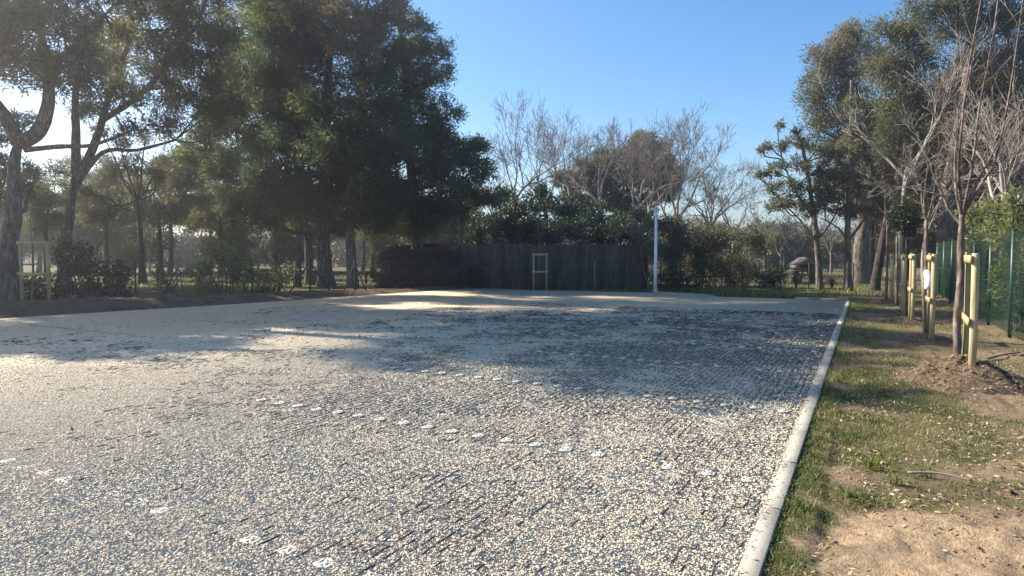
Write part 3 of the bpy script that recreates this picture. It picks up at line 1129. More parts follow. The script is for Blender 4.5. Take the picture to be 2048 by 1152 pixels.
def lobe_fill(out, c, r, tint, rng, dens=95, m=12, ll=.26, lw=.055, jit=.10, upb=.35, quad=False, zs=.85, twigs=None, clump=.36):
    """one bough cloud: sub-clumps on and in an ellipsoid, sprays in each"""
    c = np.asarray(c, float)
    K = int(9 + 5 * r)
    d = nz(rng.normal(0, 1, (K, 3)))
    sub = c + d * (rng.uniform(.35, 1.0, (K, 1)) ** .7) * r * np.array([[1, 1, zs]]) * .82
    sr = r * clump * rng.uniform(.6, 1.35, K)
    st = tint + rng.normal(0, .13, K)
    n_ = max(12, int(dens * r * r))
    k = rng.choice(K, n_, p=sr ** 2 / (sr ** 2).sum())
    dd = nz(rng.normal(0, 1, (n_, 3))) * (rng.uniform(0, 1, (n_, 1)) ** .45)
    C = sub[k] + dd * sr[k][:, None] * np.array([[1, 1, .75]])
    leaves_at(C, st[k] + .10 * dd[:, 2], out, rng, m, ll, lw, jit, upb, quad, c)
    if twigs is not None:
        for s_, q in zip(sr, sub):
            mid = (c + q) / 2 + rng.normal(0, r * .08, 3) - np.array((0, 0, r * .06))
            r0 = .012 + .016 * r
            twigs.append((c, mid, r0, r0 * .7))
            twigs.append((mid, q, r0 * .7, r0 * .4))
            for _ in range(3):
                e = q + nz(rng.normal(0, 1, 3)) * s_ * .95
                twigs.append((q, e, r0 * .4, r0 * .2))


def tree(name, label, Y, trunk, r, lobes, mat, seed, group=None, bark='bark', extra=(), cat='tree', fol={}, limb_r=.34, base_py=None, sink=.15, sprd=.9):
    """trunk: pixel path at depth Y; lobes: (px, py, rpx, dY, tint[, mat]); extra: more stem paths (path, r0, r1)"""
    rng = np.random.default_rng(seed)
    P = pxpath(trunk, Y)
    base = P[0].copy()
    base[2] = -.075
    P[0] = base - np.array((0, 0, sink))
    root = thing(name, label, cat, base, group)
    S = smoothpath(P, 5)
    hh = np.linspace(0, 1, len(S))
    rad = r * (1 - .62 * hh)
    rad[0] *= 1.45
    rad[1] *= 1.22
    rad[2] *= 1.08
    out, stems = [], [(S, rad)]
    lb = MB().tube(S, rad, 14, wob=.04, rng=rng)
    for pth, r0, r1 in extra:
        Q = smoothpath(pxpath(pth, Y, [0] + list(np.linspace(.1, 1, len(pth) - 1) * rng.normal(0, .8))), 5)
        rr = np.linspace(r0, r1, len(Q))
        lb.tube(Q, rr, 8, wob=.03, rng=rng)
        stems.append((Q, rr))
    crowns = {}
    for lo_ in lobes:
        px, py, rp, dY, tn = lo_[:5]
        mt = lo_[5] if len(lo_) > 5 else mat
        yy = Y + dY
        c = at(px, py, yy)
        rr = rp * yy / FPX
        best = None
        for S2, R2 in stems:
            dist = np.linalg.norm(S2 - c, axis=1) + 1.2 * np.maximum(0, S2[:, 2] - c[2] + .35 * np.linalg.norm((S2 - c)[:, :2], axis=1))
            if len(S2) > 8:
                dist[:3] += 5
            k = int(dist.argmin())
            if best is None or dist[k] < best[0]:
                best = (dist[k], S2[k], R2[k])
        a, ra = best[1], best[2]
        L = np.linalg.norm(c - a)
        if L > .25:
            m1 = a + (c - a) * .33 + rng.normal(0, .04 * L, 3) + np.array((0, 0, -.07 * L))
            m2 = a + (c - a) * .68 + rng.normal(0, .05 * L, 3) + np.array((0, 0, -.05 * L))
            B = smoothpath([a, m1, m2, c], 3)
            r0 = min(ra * .75, limb_r * r * (.5 + .12 * L))
            lb.tube(B, np.linspace(max(r0, .03), .03, len(B)), 7)
        cr = crowns.setdefault(mt, MB())
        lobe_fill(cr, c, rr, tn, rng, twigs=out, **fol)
    if out:
        segmesh(lb, out)
    lb.build('trunk', M[bark], root, True)
    for mt, cr in crowns.items():
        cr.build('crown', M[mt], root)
    return root


def shrub(name, label, lobes, mat, seed, group=None, cat='shrub', fol={}, stems=5, bark='bark_dark'):
    """lobes: (px, py, rpx, Y, tint)"""
    rng = np.random.default_rng(seed)
    cs = [(at(px, py, Y), rp * Y / FPX, tn) for px, py, rp, Y, tn in lobes]
    base = np.mean([c for c, _, _ in cs], 0)
    base[2] = -.075
    root = thing(name, label, cat, base, group)
    cr, out, st = MB(), [], MB()
    for c, r, tn in cs:
        lobe_fill(cr, c, r, tn, rng, twigs=out, **fol)
        for _ in range(max(1, stems // len(cs) + 1)):
            b0 = np.array((base[0] * .5 + c[0] * .5 + rng.normal(0, .15), base[1] * .5 + c[1] * .5 + rng.normal(0, .15), -.15))
            mid = (b0 + c) / 2 + rng.normal(0, .12, 3)
            st.tube(smoothpath([b0, mid, c + rng.normal(0, r * .3, 3)], 4), np.linspace(.035, .012, 9), 6)
    segmesh(st, out)
    st.build('stems', M[bark], root, True)
    cr.build('foliage', M[mat], root)
    return root


PINE = dict(dens=115, m=12, ll=.27, lw=.055, jit=.17)
PINEN = dict(dens=122, m=12, ll=.23, lw=.05, jit=.15)
BROAD = dict(dens=95, m=12, ll=.13, lw=.075, jit=.12, quad=True, upb=.2)
SPARSE = dict(dens=40, m=12, ll=.26, lw=.055, jit=.10, clump=.28)

# --- the pines on the left
tree('umbrella_pine', 'umbrella pine with a thick forked trunk behind the stake frame on the dirt bank', 22.5,
     [(14, 592), (18, 500), (28, 420), (28, 330), (38, 285)], .34,
     [(-60, -20, 110, 1, .6), (40, 20, 100, 0, .6), (130, 70, 95, -1, .55), (30, 120, 75, 1, .6), (110, 150, 60, 0, .55), (-70, 110, 90, 1.5, .5),
      (210, 30, 80, 1, .6), (60, -110, 130, 0, .6), (190, -90, 120, 1, .6), (-90, -140, 140, 0, .6), (180, 150, 50, -1, .55), (-120, 30, 110, -2, .5),
      (60, 380, 30, 2.5, .4), (275, 256, 26, 0, .55), (240, 272, 16, .3, .55), (-20, -230, 120, 0, .6), (110, -220, 110, 1, .6), (-130, -250, 110, -1, .6), (230, -180, 90, 1, .6), (40, -320, 100, 0, .6), (-60, -350, 100, 0, .6), (130, -330, 100, 1, .6), (30, -430, 90, 0, .6), (200, -280, 90, 0, .6)],
     'pine_mid', 101, 'umbrella pines left of the car park', fol=PINEN,
     extra=[([(38, 285), (8, 230), (-40, 160), (-80, 60)], .26, .10), ([(38, 285), (78, 262), (97, 200), (92, 120), (70, 20)], .28, .10),
            ([(50, 300), (120, 293), (185, 290), (260, 262)], .10, .05), ([(92, 150), (150, 90), (200, 30)], .12, .05)])
tree('umbrella_pine', 'umbrella pine whose trunk splits into three leaning limbs by the dark shrub', 27.0,
     [(128, 585), (130, 490), (142, 410), (152, 350)], .29,
     [(300, 60, 85, 0, .5), (380, 20, 85, 2, .45), (420, 110, 80, 0, .45), (340, 170, 70, 1, .5), (250, 190, 60, -1, .5), (400, 220, 60, 1, .5), (470, 190, 70, 1, .4),
      (300, -60, 110, 0, .5), (430, -70, 110, 1, .5), (350, -190, 110, 0, .5), (460, -190, 90, 1, .5), (290, -280, 100, 0, .5), (420, -290, 90, 1, .5), (230, 110, 70, 2, .5), (330, 250, 40, 0, .5), (420, 270, 40, 1, .5), (165, 210, 40, 2, .5)],
     'pine_mid', 102, 'umbrella pines left of the car park', fol=PINEN,
     extra=[([(152, 350), (152, 260), (152, 180), (170, 80)], .20, .08), ([(150, 365), (180, 310), (205, 240), (228, 160), (270, 60)], .20, .08),
            ([(150, 375), (205, 305), (275, 300), (350, 280)], .12, .05), ([(205, 240), (280, 190), (340, 120), (400, 40)], .14, .06)])
# the dense dark pines in the middle
tree('maritime_pine', 'dense dark pine with the thickest straight trunk behind the wire fence', 33.0,
     [(652, 578), (648, 510), (645, 440), (650, 330), (655, 200), (660, 60)], .42,
     [(560, 60, 80, 0, .35), (500, 130, 75, -1, .35), (600, 140, 95, 0, .25), (540, 230, 85, 0, .3), (620, 250, 90, -1, .35), (470, 260, 65, 1, .4), (570, 330, 75, 0, .35),
      (650, 350, 80, 0, .35), (520, 370, 60, -1, .45), (600, 400, 50, -1.5, .6), (560, -40, 110, 0, .35), (640, 60, 90, 1, .3), (450, 330, 45, 0, .45), (560, 20, 60, -3, .6), (540, 430, 50, 0, .45), (470, 400, 50, 1, .5), (660, 430, 60, 1, .35), (400, 300, 50, 1, .45)],
     'pine_dark', 103, 'dense dark pines', fol=PINE)
tree('maritime_pine', 'dense pine with rust brown upper boughs over a slim trunk', 31.0,
     [(706, 580), (702, 500), (700, 420), (712, 300), (725, 150), (730, 20)], .27,
     [(700, 60, 70, -1, .5, 'pine_dry'), (760, 40, 70, 0, .5, 'pine_dry'), (650, 10, 50, 0, .5, 'pine_dry'), (720, 110, 45, -1.5, .6, 'pine_dry'), (740, -60, 100, 0, .5, 'pine_dry'),
      (730, 200, 85, 0, .35), (690, 280, 80, -1, .4), (770, 270, 85, 0, .3), (620, 200, 50, -1.5, .6), (730, 360, 85, 0, .35), (650, 300, 60, -2, .55), (770, 130, 60, 1, .35), (690, 420, 45, 0, .4), (740, 430, 55, .5, .35), (780, 400, 60, .5, .3)],
     'pine_dark', 104, 'dense dark pines', fol=PINE)
tree('maritime_pine', 'dense dark pine whose ragged crown juts against open sky above the dry hedge', 34.0,
     [(838, 578), (836, 500), (832, 420), (820, 320), (815, 200), (800, 60)], .38,
     [(810, 40, 42, 0, .3), (818, 120, 50, 0, .3), (862, 100, 34, 0, .35), (893, 100, 22, .5, .4), (850, 170, 55, 0, .3), (893, 145, 22, 0, .4), (800, 210, 75, 0, .25), (850, 250, 60, 0, .3),
      (906, 222, 24, 0, .4), (880, 255, 30, 0, .35), (820, 320, 80, -1, .25), (890, 320, 60, 0, .3), (930, 300, 42, 0, .35), (955, 330, 38, 0, .35), (800, 390, 60, 0, .3),
      (880, 385, 70, -1, .3), (940, 375, 45, 0, .3), (800, -40, 50, 0, .3), (855, 60, 14, 0, .4), (962, 395, 25, 0, .35), (760, 330, 60, 1, .3), (850, 440, 50, 0, .35), (800, 455, 40, .5, .35), (900, 430, 36, 0, .35), (990, 395, 22, 0, .4), (960, 290, 26, 0, .35)],
     'pine_dark', 105, 'dense dark pines', fol=PINE)
tree('maritime_pine', 'slim dark pine trunk just left of the thickest trunk', 34.5,
     [(619, 580), (617, 500), (612, 420), (600, 300), (590, 150)], .24,
     [(480, 60, 70, 3, .35), (520, 10, 70, 2, .35), (450, 140, 60, 3, .4), (560, 180, 70, 2, .3), (500, 300, 60, 2, .4), (430, 230, 50, 3, .45), (610, 430, 40, 1, .45)],
     'pine_dark', 106, 'dense dark pines', fol=PINE)
tree('maritime_pine', 'slim leaning pine trunk with low brown boughs left of the dark trunks', 32.0,
     [(596, 585), (597, 520), (598, 450), (592, 390)], .17,
     [(570, 410, 40, 0, .55, 'olive'), (530, 400, 40, 0, .6, 'olive'), (600, 390, 40, 0, .5, 'olive'), (560, 360, 35, 0, .5, 'olive')],
     'olive', 107, 'dense dark pines', fol=PINEN)
# pines outside the frame on the left, whose shadows cross the gravel
for i, (x, y, h) in enumerate(((-19.8, 19.4, 20), (-26, 25.0, 19), (-31, 29, 20), (-37, 32.5, 20), (-30, 33, 19), (-36, 38, 20), (-21.2, 17.4, 11.5), (-27, 22.5, 15))):
    rng = np.random.default_rng(300 + i)
    root = thing('umbrella_pine', ['umbrella pine just in front of the forked one at the bank', 'umbrella pine nearest the left end of the dirt bank', 'umbrella pine second past the end of the dirt bank', 'tallest umbrella pine farthest from the bank', 'umbrella pine in the left grove behind the second row', 'umbrella pine at the back of the left grove', 'short bushy umbrella pine beside the stake frame bank', 'medium umbrella pine left of the short bushy one'][i], 'tree', (x, y, -.075), 'pines past the left end of the bank')
    S = smoothpath([(x, y, -.2), (x + .2, y, h * .35), (x - .1, y + .2, h * .65), (x, y, h * .85)], 5)
    MB().tube(S, np.linspace(.34, .12, len(S)), 10).build('trunk', M['bark'], root, True)
    cr, out, lb = MB(), [], MB()
    sw = 1.6 if i in (0, 6) else 2.6
    for k in range(9):
        a = k * 2.4
        c = np.array((x + math.cos(a) * sw * (k > 0), y + math.sin(a) * sw * (k > 0), h * .78 + rng.uniform(-1.2, 1.4)))
        lb.tube(smoothpath([S[-6], (S[-6] + c) / 2 - (0, 0, .2), c], 4), np.linspace(.11, .03, 9), 6)
        lobe_fill(cr, c, 1.75, .5, rng, twigs=out, dens=60, m=10, ll=.3, lw=.075, jit=.12)
    segmesh(lb, out)
    lb.build('branches', M['bark'], root, True)
    cr.build('crown', M['pine_mid'], root)

# background trees behind the left pines
bgt = [
    (215, 42, [(215, 570), (213, 500), (212, 440)], [(190, 430, 45, 0, .5), (240, 420, 45, 0, .5), (215, 380, 45, 0, .5), (170, 390, 35, 0, .5), (260, 370, 40, 1, .5)], 'olive', 'olive green pine far behind the dark shrub'),
    (320, 40, [(322, 570), (320, 490), (318, 430)], [(330, 420, 50, 0, .5), (370, 390, 50, 0, .6), (300, 380, 45, 1, .5), (350, 340, 45, 0, .7), (280, 420, 40, 0, .5), (390, 330, 40, 0, .7)], 'olive', 'brownish pine behind the gap where sun lies on the meadow'),
    (440, 44, [(440, 570), (442, 500), (440, 420)], [(430, 420, 50, 0, .55), (470, 390, 50, 0, .5), (400, 440, 40, 0, .6), (450, 350, 45, 0, .6), (500, 430, 40, 0, .6)], 'olive', 'olive brown pine behind the pale shrub at the wire fence'),
    (740, 46, [(745, 570), (745, 510), (750, 450)], [(740, 455, 35, 0, .5), (790, 440, 40, 0, .4), (770, 480, 35, 0, .5), (830, 460, 30, 0, .4)], 'pine_dark', 'low dark pine between the slim trunk and the shed'),
    (100, 38, [(95, 570), (92, 500), (90, 430)], [(80, 420, 40, 0, .4), (110, 390, 35, 0, .4), (60, 400, 35, 0, .5), (100, 450, 40, 0, .4)], 'pine_dark', 'dark bushy tree seen between the two umbrella pine trunks'),
    (20, 34, [(-15, 575), (-12, 480), (0, 400)], [(10, 330, 40, 0, .6), (-30, 280, 45, 0, .6), (50, 250, 28, 0, .6), (-10, 400, 40, 0, .5), (60, 340, 26, 0, .6), (20, 240, 24, 0, .6)], 'olive', 'wispy pine seen left of the forked trunk'),
    (300, 36, [(285, 575), (282, 480), (275, 400)], [(270, 330, 30, 0, .6), (230, 350, 26, 0, .6), (320, 340, 32, 0, .6), (200, 260, 18, 0, .6), (290, 280, 18, 0, .6), (350, 310, 26, 0, .6), (240, 290, 16, 0, .6), (110, 340, 22, 0, .6), (190, 390, 34, 0, .5)], 'olive', 'wispy pine under the spreading limbs of the umbrella pine'),
]
for i, (x, Y, tr, lo_, mt, lb_) in enumerate(bgt):
    tree('background_pine', lb_, Y, tr, .2, lo_, mt, 400 + i, 'pines behind the left fence', 'bark_dark', fol=PINEN)

rb2 = np.random.default_rng(88)
for i in range(15):
    px = 20 + i * 64 + rb2.uniform(-18, 18)
    Y = rb2.uniform(46, 60)
    top = 330 if i < 3 else (300 if i < 7 else 350)
    lo_ = []
    for k in range(9):
        lo_.append((px + rb2.normal(0, 34), rb2.uniform(top + 30, 515), rb2.uniform(26, 42), rb2.normal(0, 1.2), rb2.uniform(.3, .75), ('olive', 'pine_dark', 'pine_dry')[int(rb2.choice(3, p=[.55, .3, .15]))]))
    tree('deep_wood_tree', 'shaded evergreen in the wood deep behind the left wire fence', Y, [(px, 556), (px + 3, 500), (px, top + 60)], .22, lo_, 'olive', 430 + i, 'shaded trees of the wood behind the left fence', 'bark_dark',
         fol=dict(dens=50, m=10, ll=.36, lw=.10, jit=.16, clump=.4))
# --- middle: bare trees, round pine, evergreens
def bare(label, base_px, Y, h_px, r, seed, lean=(0, 0), up=.07, spread=.5, depth=5, mat='twig', fork_py=None, kids=(2, 4), rmin=.010, trunkmat='bark_pale', group='bare winter trees', decay=.70, first=3):
    rng = np.random.default_rng(seed)
    base = at(base_px[0], base_px[1], Y)
    base[2] = -.075
    root = thing('bare_tree', label, 'tree', base, group)
    sc = Y / FPX
    fz = (base_px[1] - (fork_py or base_px[1] - h_px * .3)) * sc
    top = base + np.array((lean[0] * fz, lean[1] * fz, fz))
    S = smoothpath([base - np.array((0, 0, .15)), base + (top - base) * .5 + rng.normal(0, .08, 3), top], 5)
    MB().tube(S, np.linspace(r, r * .7, len(S)), 10, wob=.04, rng=rng).build('trunk', M[trunkmat], root, True)
    out = []
    H = h_px * sc - fz
    L0 = H * .40
    for k in range(first):
        a = k / first * 6.283 + rng.uniform(-.5, .5)
        t = spread * rng.uniform(.5, 1.0)
        d = nz(np.array((math.cos(a) * math.sin(t) + lean[0], math.sin(a) * math.sin(t), math.cos(t))))
        st = S[-1 - (k % 3)]
        grow(out, st, d, L0 * rng.uniform(.85, 1.1), r * .62, depth, rng, up, spread, 4, kids, rmin, .13, decay)
    big = [o for o in out if o[2] > .045 and r > .1]
    small = [o for o in out if not (o[2] > .045 and r > .1)]
    if big:
        m1 = MB()
        segmesh(m1, big)
        m1.build('limbs', M[trunkmat], root, True)
    m2 = MB()
    segmesh(m2, small)
    m2.build('twigs', M[mat], root, True)
    return root


bare('tall bare tree with upright twigs just right of the dense dark pine', (1030, 575), 44, 335, .17, 1, up=.06, spread=.62, fork_py=430)
bare('tall bare tree rising behind the evergreen shrubs near the stake frame', (1092, 575), 46, 335, .17, 2, up=.06, spread=.62, fork_py=440)
bare('bare tree with pale limbs in front of the round brown pine', (1205, 575), 42, 320, .17, 3, lean=(-.05, 0), up=.06, spread=.65, fork_py=420)
bare('bare tree with a pale leaning limb before the round brown pine', (1225, 575), 41, 320, .17, 4, lean=(.35, 0), up=.06, spread=.65, fork_py=430)
bare('spreading bare tree behind the lamp post', (1345, 575), 46, 280, .19, 5, lean=(.05, 0), up=.05, spread=.62, fork_py=470, first=4)
bare('low spreading bare tree right of the lamp, reaching toward the gap', (1405, 575), 48, 235, .16, 6, lean=(.12, 0), up=.03, spread=.7, fork_py=480, first=4)
bare('bare tree between the upright one and the round pine', (1140, 575), 49, 320, .15, 8, up=.05, spread=.65, fork_py=440)
bare('bare tree whose crown tangles with the right side of the round pine', (1290, 575), 47, 300, .15, 9, lean=(.05, 0), up=.05, spread=.68, fork_py=440, first=4)
bare('fine twigged bare tree between the lamp and the drooping one', (1425, 575), 54, 250, .14, 10, up=.04, spread=.68, fork_py=470)
bare('bare tree with drooping twigs beyond the shrubs right of the lamp', (1465, 575), 52, 190, .13, 7, up=.03, spread=.7, fork_py=490)

tree('round_pine', 'round crowned brown green pine behind the bare trees and the screen fence', 52.0,
     [(1250, 572), (1245, 500), (1238, 440), (1240, 390)], .40,
     [(1270, 312, 42, 0, .5), (1310, 300, 34, 0, .5), (1225, 325, 42, 0, .4, 'pine_dark'), (1185, 350, 40, 0, .45), (1145, 365, 30, 0, .6), (1255, 370, 48, -1, .45, 'pine_dry'), (1300, 350, 45, 0, .4, 'pine_mid'), (1200, 390, 38, 0, .5), (1335, 335, 28, 0, .4),
      (1240, 420, 35, 0, .4), (1150, 395, 28, 0, .55), (1330, 385, 32, 0, .4), (1280, 410, 34, 0, .4), (1120, 355, 24, 0, .6), (1290, 285, 30, 0, .5), (1160, 345, 34, 0, .55), (1345, 360, 26, 0, .45)],
     'pine_mid', 110, None, 'bark_dark', fol=dict(dens=80, m=11, ll=.36, lw=.09, jit=.15))
ev = [
    ('dark evergreen shrub at the left end of the screen fence', [(985, 440, 35, 36, .5), (1000, 470, 35, 34, .4), (960, 470, 30, 35, .5), (1010, 400, 28, 37, .5)], 'shrub'),
    ('dark evergreen shrub above the stake frame behind the screen', [(1050, 430, 42, 36, .4), (1080, 400, 34, 37, .5), (1070, 465, 40, 34, .4), (1030, 465, 35, 34, .4)], 'shrub'),
    ('glossy evergreen shrub below the round pine behind the screen', [(1120, 420, 42, 36, .5), (1150, 450, 40, 35, .4), (1110, 465, 36, 34, .4), (1160, 410, 30, 37, .5)], 'shrub'),
    ('evergreen shrub between the round pine trunk and the screen top', [(1200, 430, 38, 36, .5), (1220, 465, 38, 34, .4), (1185, 470, 34, 34, .4)], 'shrub'),
    ('olive green shrub behind the right end of the screen fence', [(1265, 445, 36, 34, .5), (1280, 475, 34, 33, .5), (1245, 470, 34, 33, .5)], 'shrub'),
]
for i, (lb_, lo_, mt) in enumerate(ev):
    shrub('evergreen_shrub', lb_, lo_, mt, 500 + i, 'evergreens behind the screen fence', fol=dict(dens=110, m=12, ll=.20, lw=.085, jit=.14, quad=True, upb=.2))
tm = [
    ('tamarisk like shrub overhanging the screen beside the lamp post', [(1290, 460, 28, 29, .6), (1320, 450, 32, 30, .55), (1300, 500, 26, 28.6, .6), (1335, 490, 30, 29.5, .5)], 'olive'),
    ('olive shrub on thin stems just right of the lamp post', [(1350, 455, 32, 30, .5), (1375, 480, 34, 30, .5), (1345, 515, 26, 29.5, .4), (1390, 520, 30, 30, .35)], 'olive'),
    ('olive shrub with a pale trunk above the grass strip', [(1420, 470, 36, 30.5, .5), (1450, 490, 34, 30.5, .5), (1410, 520, 30, 30, .35), (1440, 545, 28, 30, .3)], 'olive'),
    ('brownish shrub nearest the barbecue', [(1490, 470, 32, 32, .55), (1515, 490, 28, 32, .5), (1480, 520, 30, 31.5, .4), (1500, 550, 26, 31, .35)], 'olive'),
    ('dark shrub filling in behind the thin stems by the lamp', [(1335, 535, 36, 32, .35), (1375, 540, 34, 32, .35), (1310, 545, 26, 31.5, .35), (1350, 500, 34, 33, .4)], 'olive'),
    ('dark shrub filling in behind the pale trunked shrub', [(1430, 525, 36, 33, .35), (1470, 535, 34, 33, .35), (1400, 490, 34, 34, .4), (1460, 560, 26, 32, .3)], 'olive'),
    ('low dark green shrub at the foot of the olive shrubs', [(1360, 560, 22, 29, .4), (1400, 562, 22, 29, .4), (1330, 563, 18, 28.8, .4)], 'shrub'),
    ('low dark green shrub in front of the barbecue', [(1530, 560, 22, 31, .4), (1555, 550, 22, 31.5, .4)], 'shrub'),
]
for i, (lb_, lo_, mt) in enumerate(tm):
    shrub('olive_shrub' if mt == 'olive' else 'low_shrub', lb_, lo_, mt, 520 + i, 'shrubs right of the lamp post', fol=dict(dens=175, m=11, ll=.16, lw=.05, jit=.16, upb=.1, quad=True, clump=.34), bark='twig')

# left shrubs along the wire fence
ls = [
    ('glossy dark evergreen shrub right of the stake frame on the bank', [(135, 540, 42, 24, .35), (185, 525, 45, 24, .35), (230, 545, 40, 24.5, .35), (170, 575, 38, 23.5, .3), (240, 580, 30, 23.8, .3), (135, 495, 32, 25, .4), (120, 580, 30, 23.5, .3)], 'shrub', BROAD),
    ('glossy shrub behind the stake frame on the bank', [(60, 560, 34, 24, .5), (30, 585, 28, 24, .5), (85, 585, 26, 23.5, .45), (10, 560, 30, 25, .4)], 'shrub', BROAD),
    ('light green leafy shrub growing through the wire fence', [(440, 520, 40, 27, .75), (400, 540, 36, 26.5, .7), (470, 550, 36, 26.5, .7), (420, 575, 30, 26, .55), (500, 540, 34, 27, .6)], 'oleander', BROAD),
    ('thin yellowish bush beside the white fence post', [(330, 560, 26, 27, .7), (360, 545, 26, 27, .6), (320, 540, 22, 28, .6)], 'olive', dict(dens=50, m=8, ll=.16, lw=.05, jit=.12, quad=True, clump=.3)),
    ('dark scrub between the shrub and the brace posts', [(545, 560, 30, 28, .4), (520, 580, 24, 27, .4), (570, 545, 24, 29, .4)], 'olive', BROAD),
    ('dry brown hedge section beside the slim pine trunk', [(770, 540, 34, 30, .4), (800, 560, 30, 29.6, .4), (765, 570, 26, 29, .4), (800, 520, 32, 30.5, .4)], 'hedge', dict(dens=190, m=13, ll=.2, lw=.05, jit=.1)),
    ('dry brown hedge section below the shed roof', [(845, 535, 36, 30.5, .4), (870, 560, 30, 30, .4), (835, 568, 26, 29.6, .4), (880, 520, 32, 31, .4)], 'hedge', dict(dens=190, m=13, ll=.2, lw=.05, jit=.1)),
    ('dry brown hedge section meeting the screen fence', [(915, 535, 34, 31, .4), (945, 555, 28, 30.6, .4), (905, 565, 26, 30, .4), (955, 525, 30, 31.4, .4)], 'hedge', dict(dens=190, m=13, ll=.2, lw=.05, jit=.1)),
]
for i, (lb_, lo_, mt, fo) in enumerate(ls):
    shrub('dry_hedge' if mt == 'hedge' else 'fence_shrub', lb_, lo_, mt, 540 + i, 'hedge and shrubs along the left fence', cat='hedge' if mt == 'hedge' else 'shrub', fol=fo, stems=8)

# --- trees on the right
tree('young_pine', 'slender young pine with an open crown behind the far grass strip', 29.5,
     [(1640, 580), (1637, 520), (1630, 450), (1620, 380), (1608, 310), (1590, 255)], .16,
     [(1600, 330, 26, 0, .5), (1625, 380, 32, 0, .5), (1580, 390, 24, 0, .45), (1560, 405, 20, 0, .45), (1600, 420, 24, .5, .45), (1650, 410, 30, 0, .5), (1565, 300, 12, 0, .4), (1590, 265, 11, 0, .4),
      (1535, 345, 9, 0, .4), (1515, 350, 7, 0, .4), (1605, 285, 10, 0, .4), (1640, 340, 26, 0, .5), (1560, 250, 7, 0, .4), (1555, 345, 8, 0, .4)] + [(1525 + (k * 37) % 130, 262 + (k * 53) % 165 + max(0, 60 - (k * 37) % 130) * .6, 9 + k % 4 * 2, (k % 5 - 2) * .4, .45) for k in range(26)],
     'pine_mid', 120, 'pines at the right behind the grass strip', fol=dict(dens=75, m=12, ll=.2, lw=.05, jit=.09, clump=.26),
     extra=[([(1635, 490), (1600, 440), (1560, 400), (1520, 350)], .05, .02), ([(1628, 440), (1585, 370), (1560, 300), (1555, 245)], .05, .02), ([(1635, 480), (1665, 440), (1680, 400)], .05, .03)])
tree('young_pine', 'straight slender pine with a low fork beside the thick leaning trunk', 29.0,
     [(1696, 583), (1695, 520), (1695, 470), (1698, 380), (1702, 270), (1703, 160)], .17,
     [(1700, 330, 48, 0, .55), (1670, 370, 40, 0, .5), (1735, 370, 44, 0, .5), (1690, 410, 38, 0, .5), (1650, 400, 28, 0, .5), (1700, 270, 36, 0, .55), (1705, 210, 28, 0, .5), (1750, 410, 30, 0, .5), (1660, 310, 26, 0, .5)],
     'pine_mid', 121, 'pines at the right behind the grass strip', fol=dict(dens=100, m=12, ll=.22, lw=.055, jit=.10, clump=.3),
     extra=[([(1695, 485), (1720, 450), (1745, 410), (1765, 360)], .07, .03), ([(1695, 480), (1675, 455), (1640, 435)], .05, .02)])
tree('old_pine', 'thick scaly trunked pine with a wide rusty crown above the young pines', 36.0,
     [(1722, 572), (1722, 500), (1728, 440), (1715, 380), (1705, 300), (1700, 200), (1690, 120)], .44,
     [(1680, 95, 44, 0, .5, 'pine_dry'), (1720, 80, 40, 0, .55, 'pine_dry'), (1645, 120, 34, 0, .5, 'pine_dry'), (1640, 170, 38, 0, .45), (1690, 150, 50, 0, .4, 'pine_dry'), (1625, 205, 30, 0, .45), (1660, 230, 42, 0, .45),
      (1720, 200, 55, 0, .45), (1640, 260, 30, 0, .5), (1680, 290, 40, 0, .5), (1740, 130, 40, 1, .5, 'pine_dry'), (1650, 300, 24, 0, .5), (1740, 280, 50, 0, .45)],
     'pine_mid', 122, 'pines at the right behind the grass strip', fol=dict(dens=125, m=12, ll=.26, lw=.055, jit=.22, clump=.34))
tree('old_pine', 'leaning dark trunked pine at the end of the staked row', 29.5,
     [(1748, 583), (1757, 530), (1768, 470), (1785, 380), (1800, 260), (1810, 120)], .22,
     [(1780, 70, 40, 0, .6), (1820, 60, 45, 0, .6), (1770, 130, 45, 0, .5), (1830, 130, 55, 0, .5), (1790, 200, 55, 0, .5), (1840, 220, 60, 0, .5), (1800, 290, 60, 0, .45), (1860, 310, 55, 0, .5), (1800, 370, 45, 0, .4), (1770, 340, 40, 0, .45)],
     'pine_mid', 123, 'pines at the right behind the grass strip', 'bark_dark', fol=dict(dens=130, m=12, ll=.24, lw=.05, jit=.22, clump=.34))
tree('old_pine', 'tallest pine reaching above the green fence at the right', 27.0,
     [(1890, 560), (1890, 480), (1895, 380), (1930, 200), (1945, 60), (1950, -60)], .34,
     [(1830, 12, 26, 0, .5), (1870, 22, 36, 0, .55), (1910, 10, 40, 0, .6), (1960, 20, 50, 0, .55), (2010, 60, 60, 0, .6), (2050, 120, 70, 0, .6), (1990, 140, 50, 0, .6, 'pine_dry'), (1930, -60, 80, 0, .55), (2020, -40, 90, 0, .55),
      (2040, 230, 70, 0, .6, 'pine_dry'), (1980, 250, 60, 1, .5), (1920, 280, 50, 1, .5, 'pine_dry'), (1960, 340, 60, 2, .45), (2040, 330, 70, 1, .5), (1890, 400, 40, 2, .4), (1860, 440, 30, 3, .4), (1900, 70, 40, 0, .55), (1950, 100, 50, 1, .55), (1900, 180, 50, 1, .5, 'pine_dry'), (1960, 180, 50, 1, .55)],
     'pine_mid', 124, 'pines at the right behind the grass strip', fol=dict(dens=130, m=12, ll=.22, lw=.045, jit=.22, clump=.34),
     extra=[([(1945, 60), (1990, 20), (2040, -30)], .14, .05), ([(1935, 150), (1990, 120), (2050, 80)], .12, .05), ([(1945, 70), (1900, 20), (1850, 10)], .10, .04)])
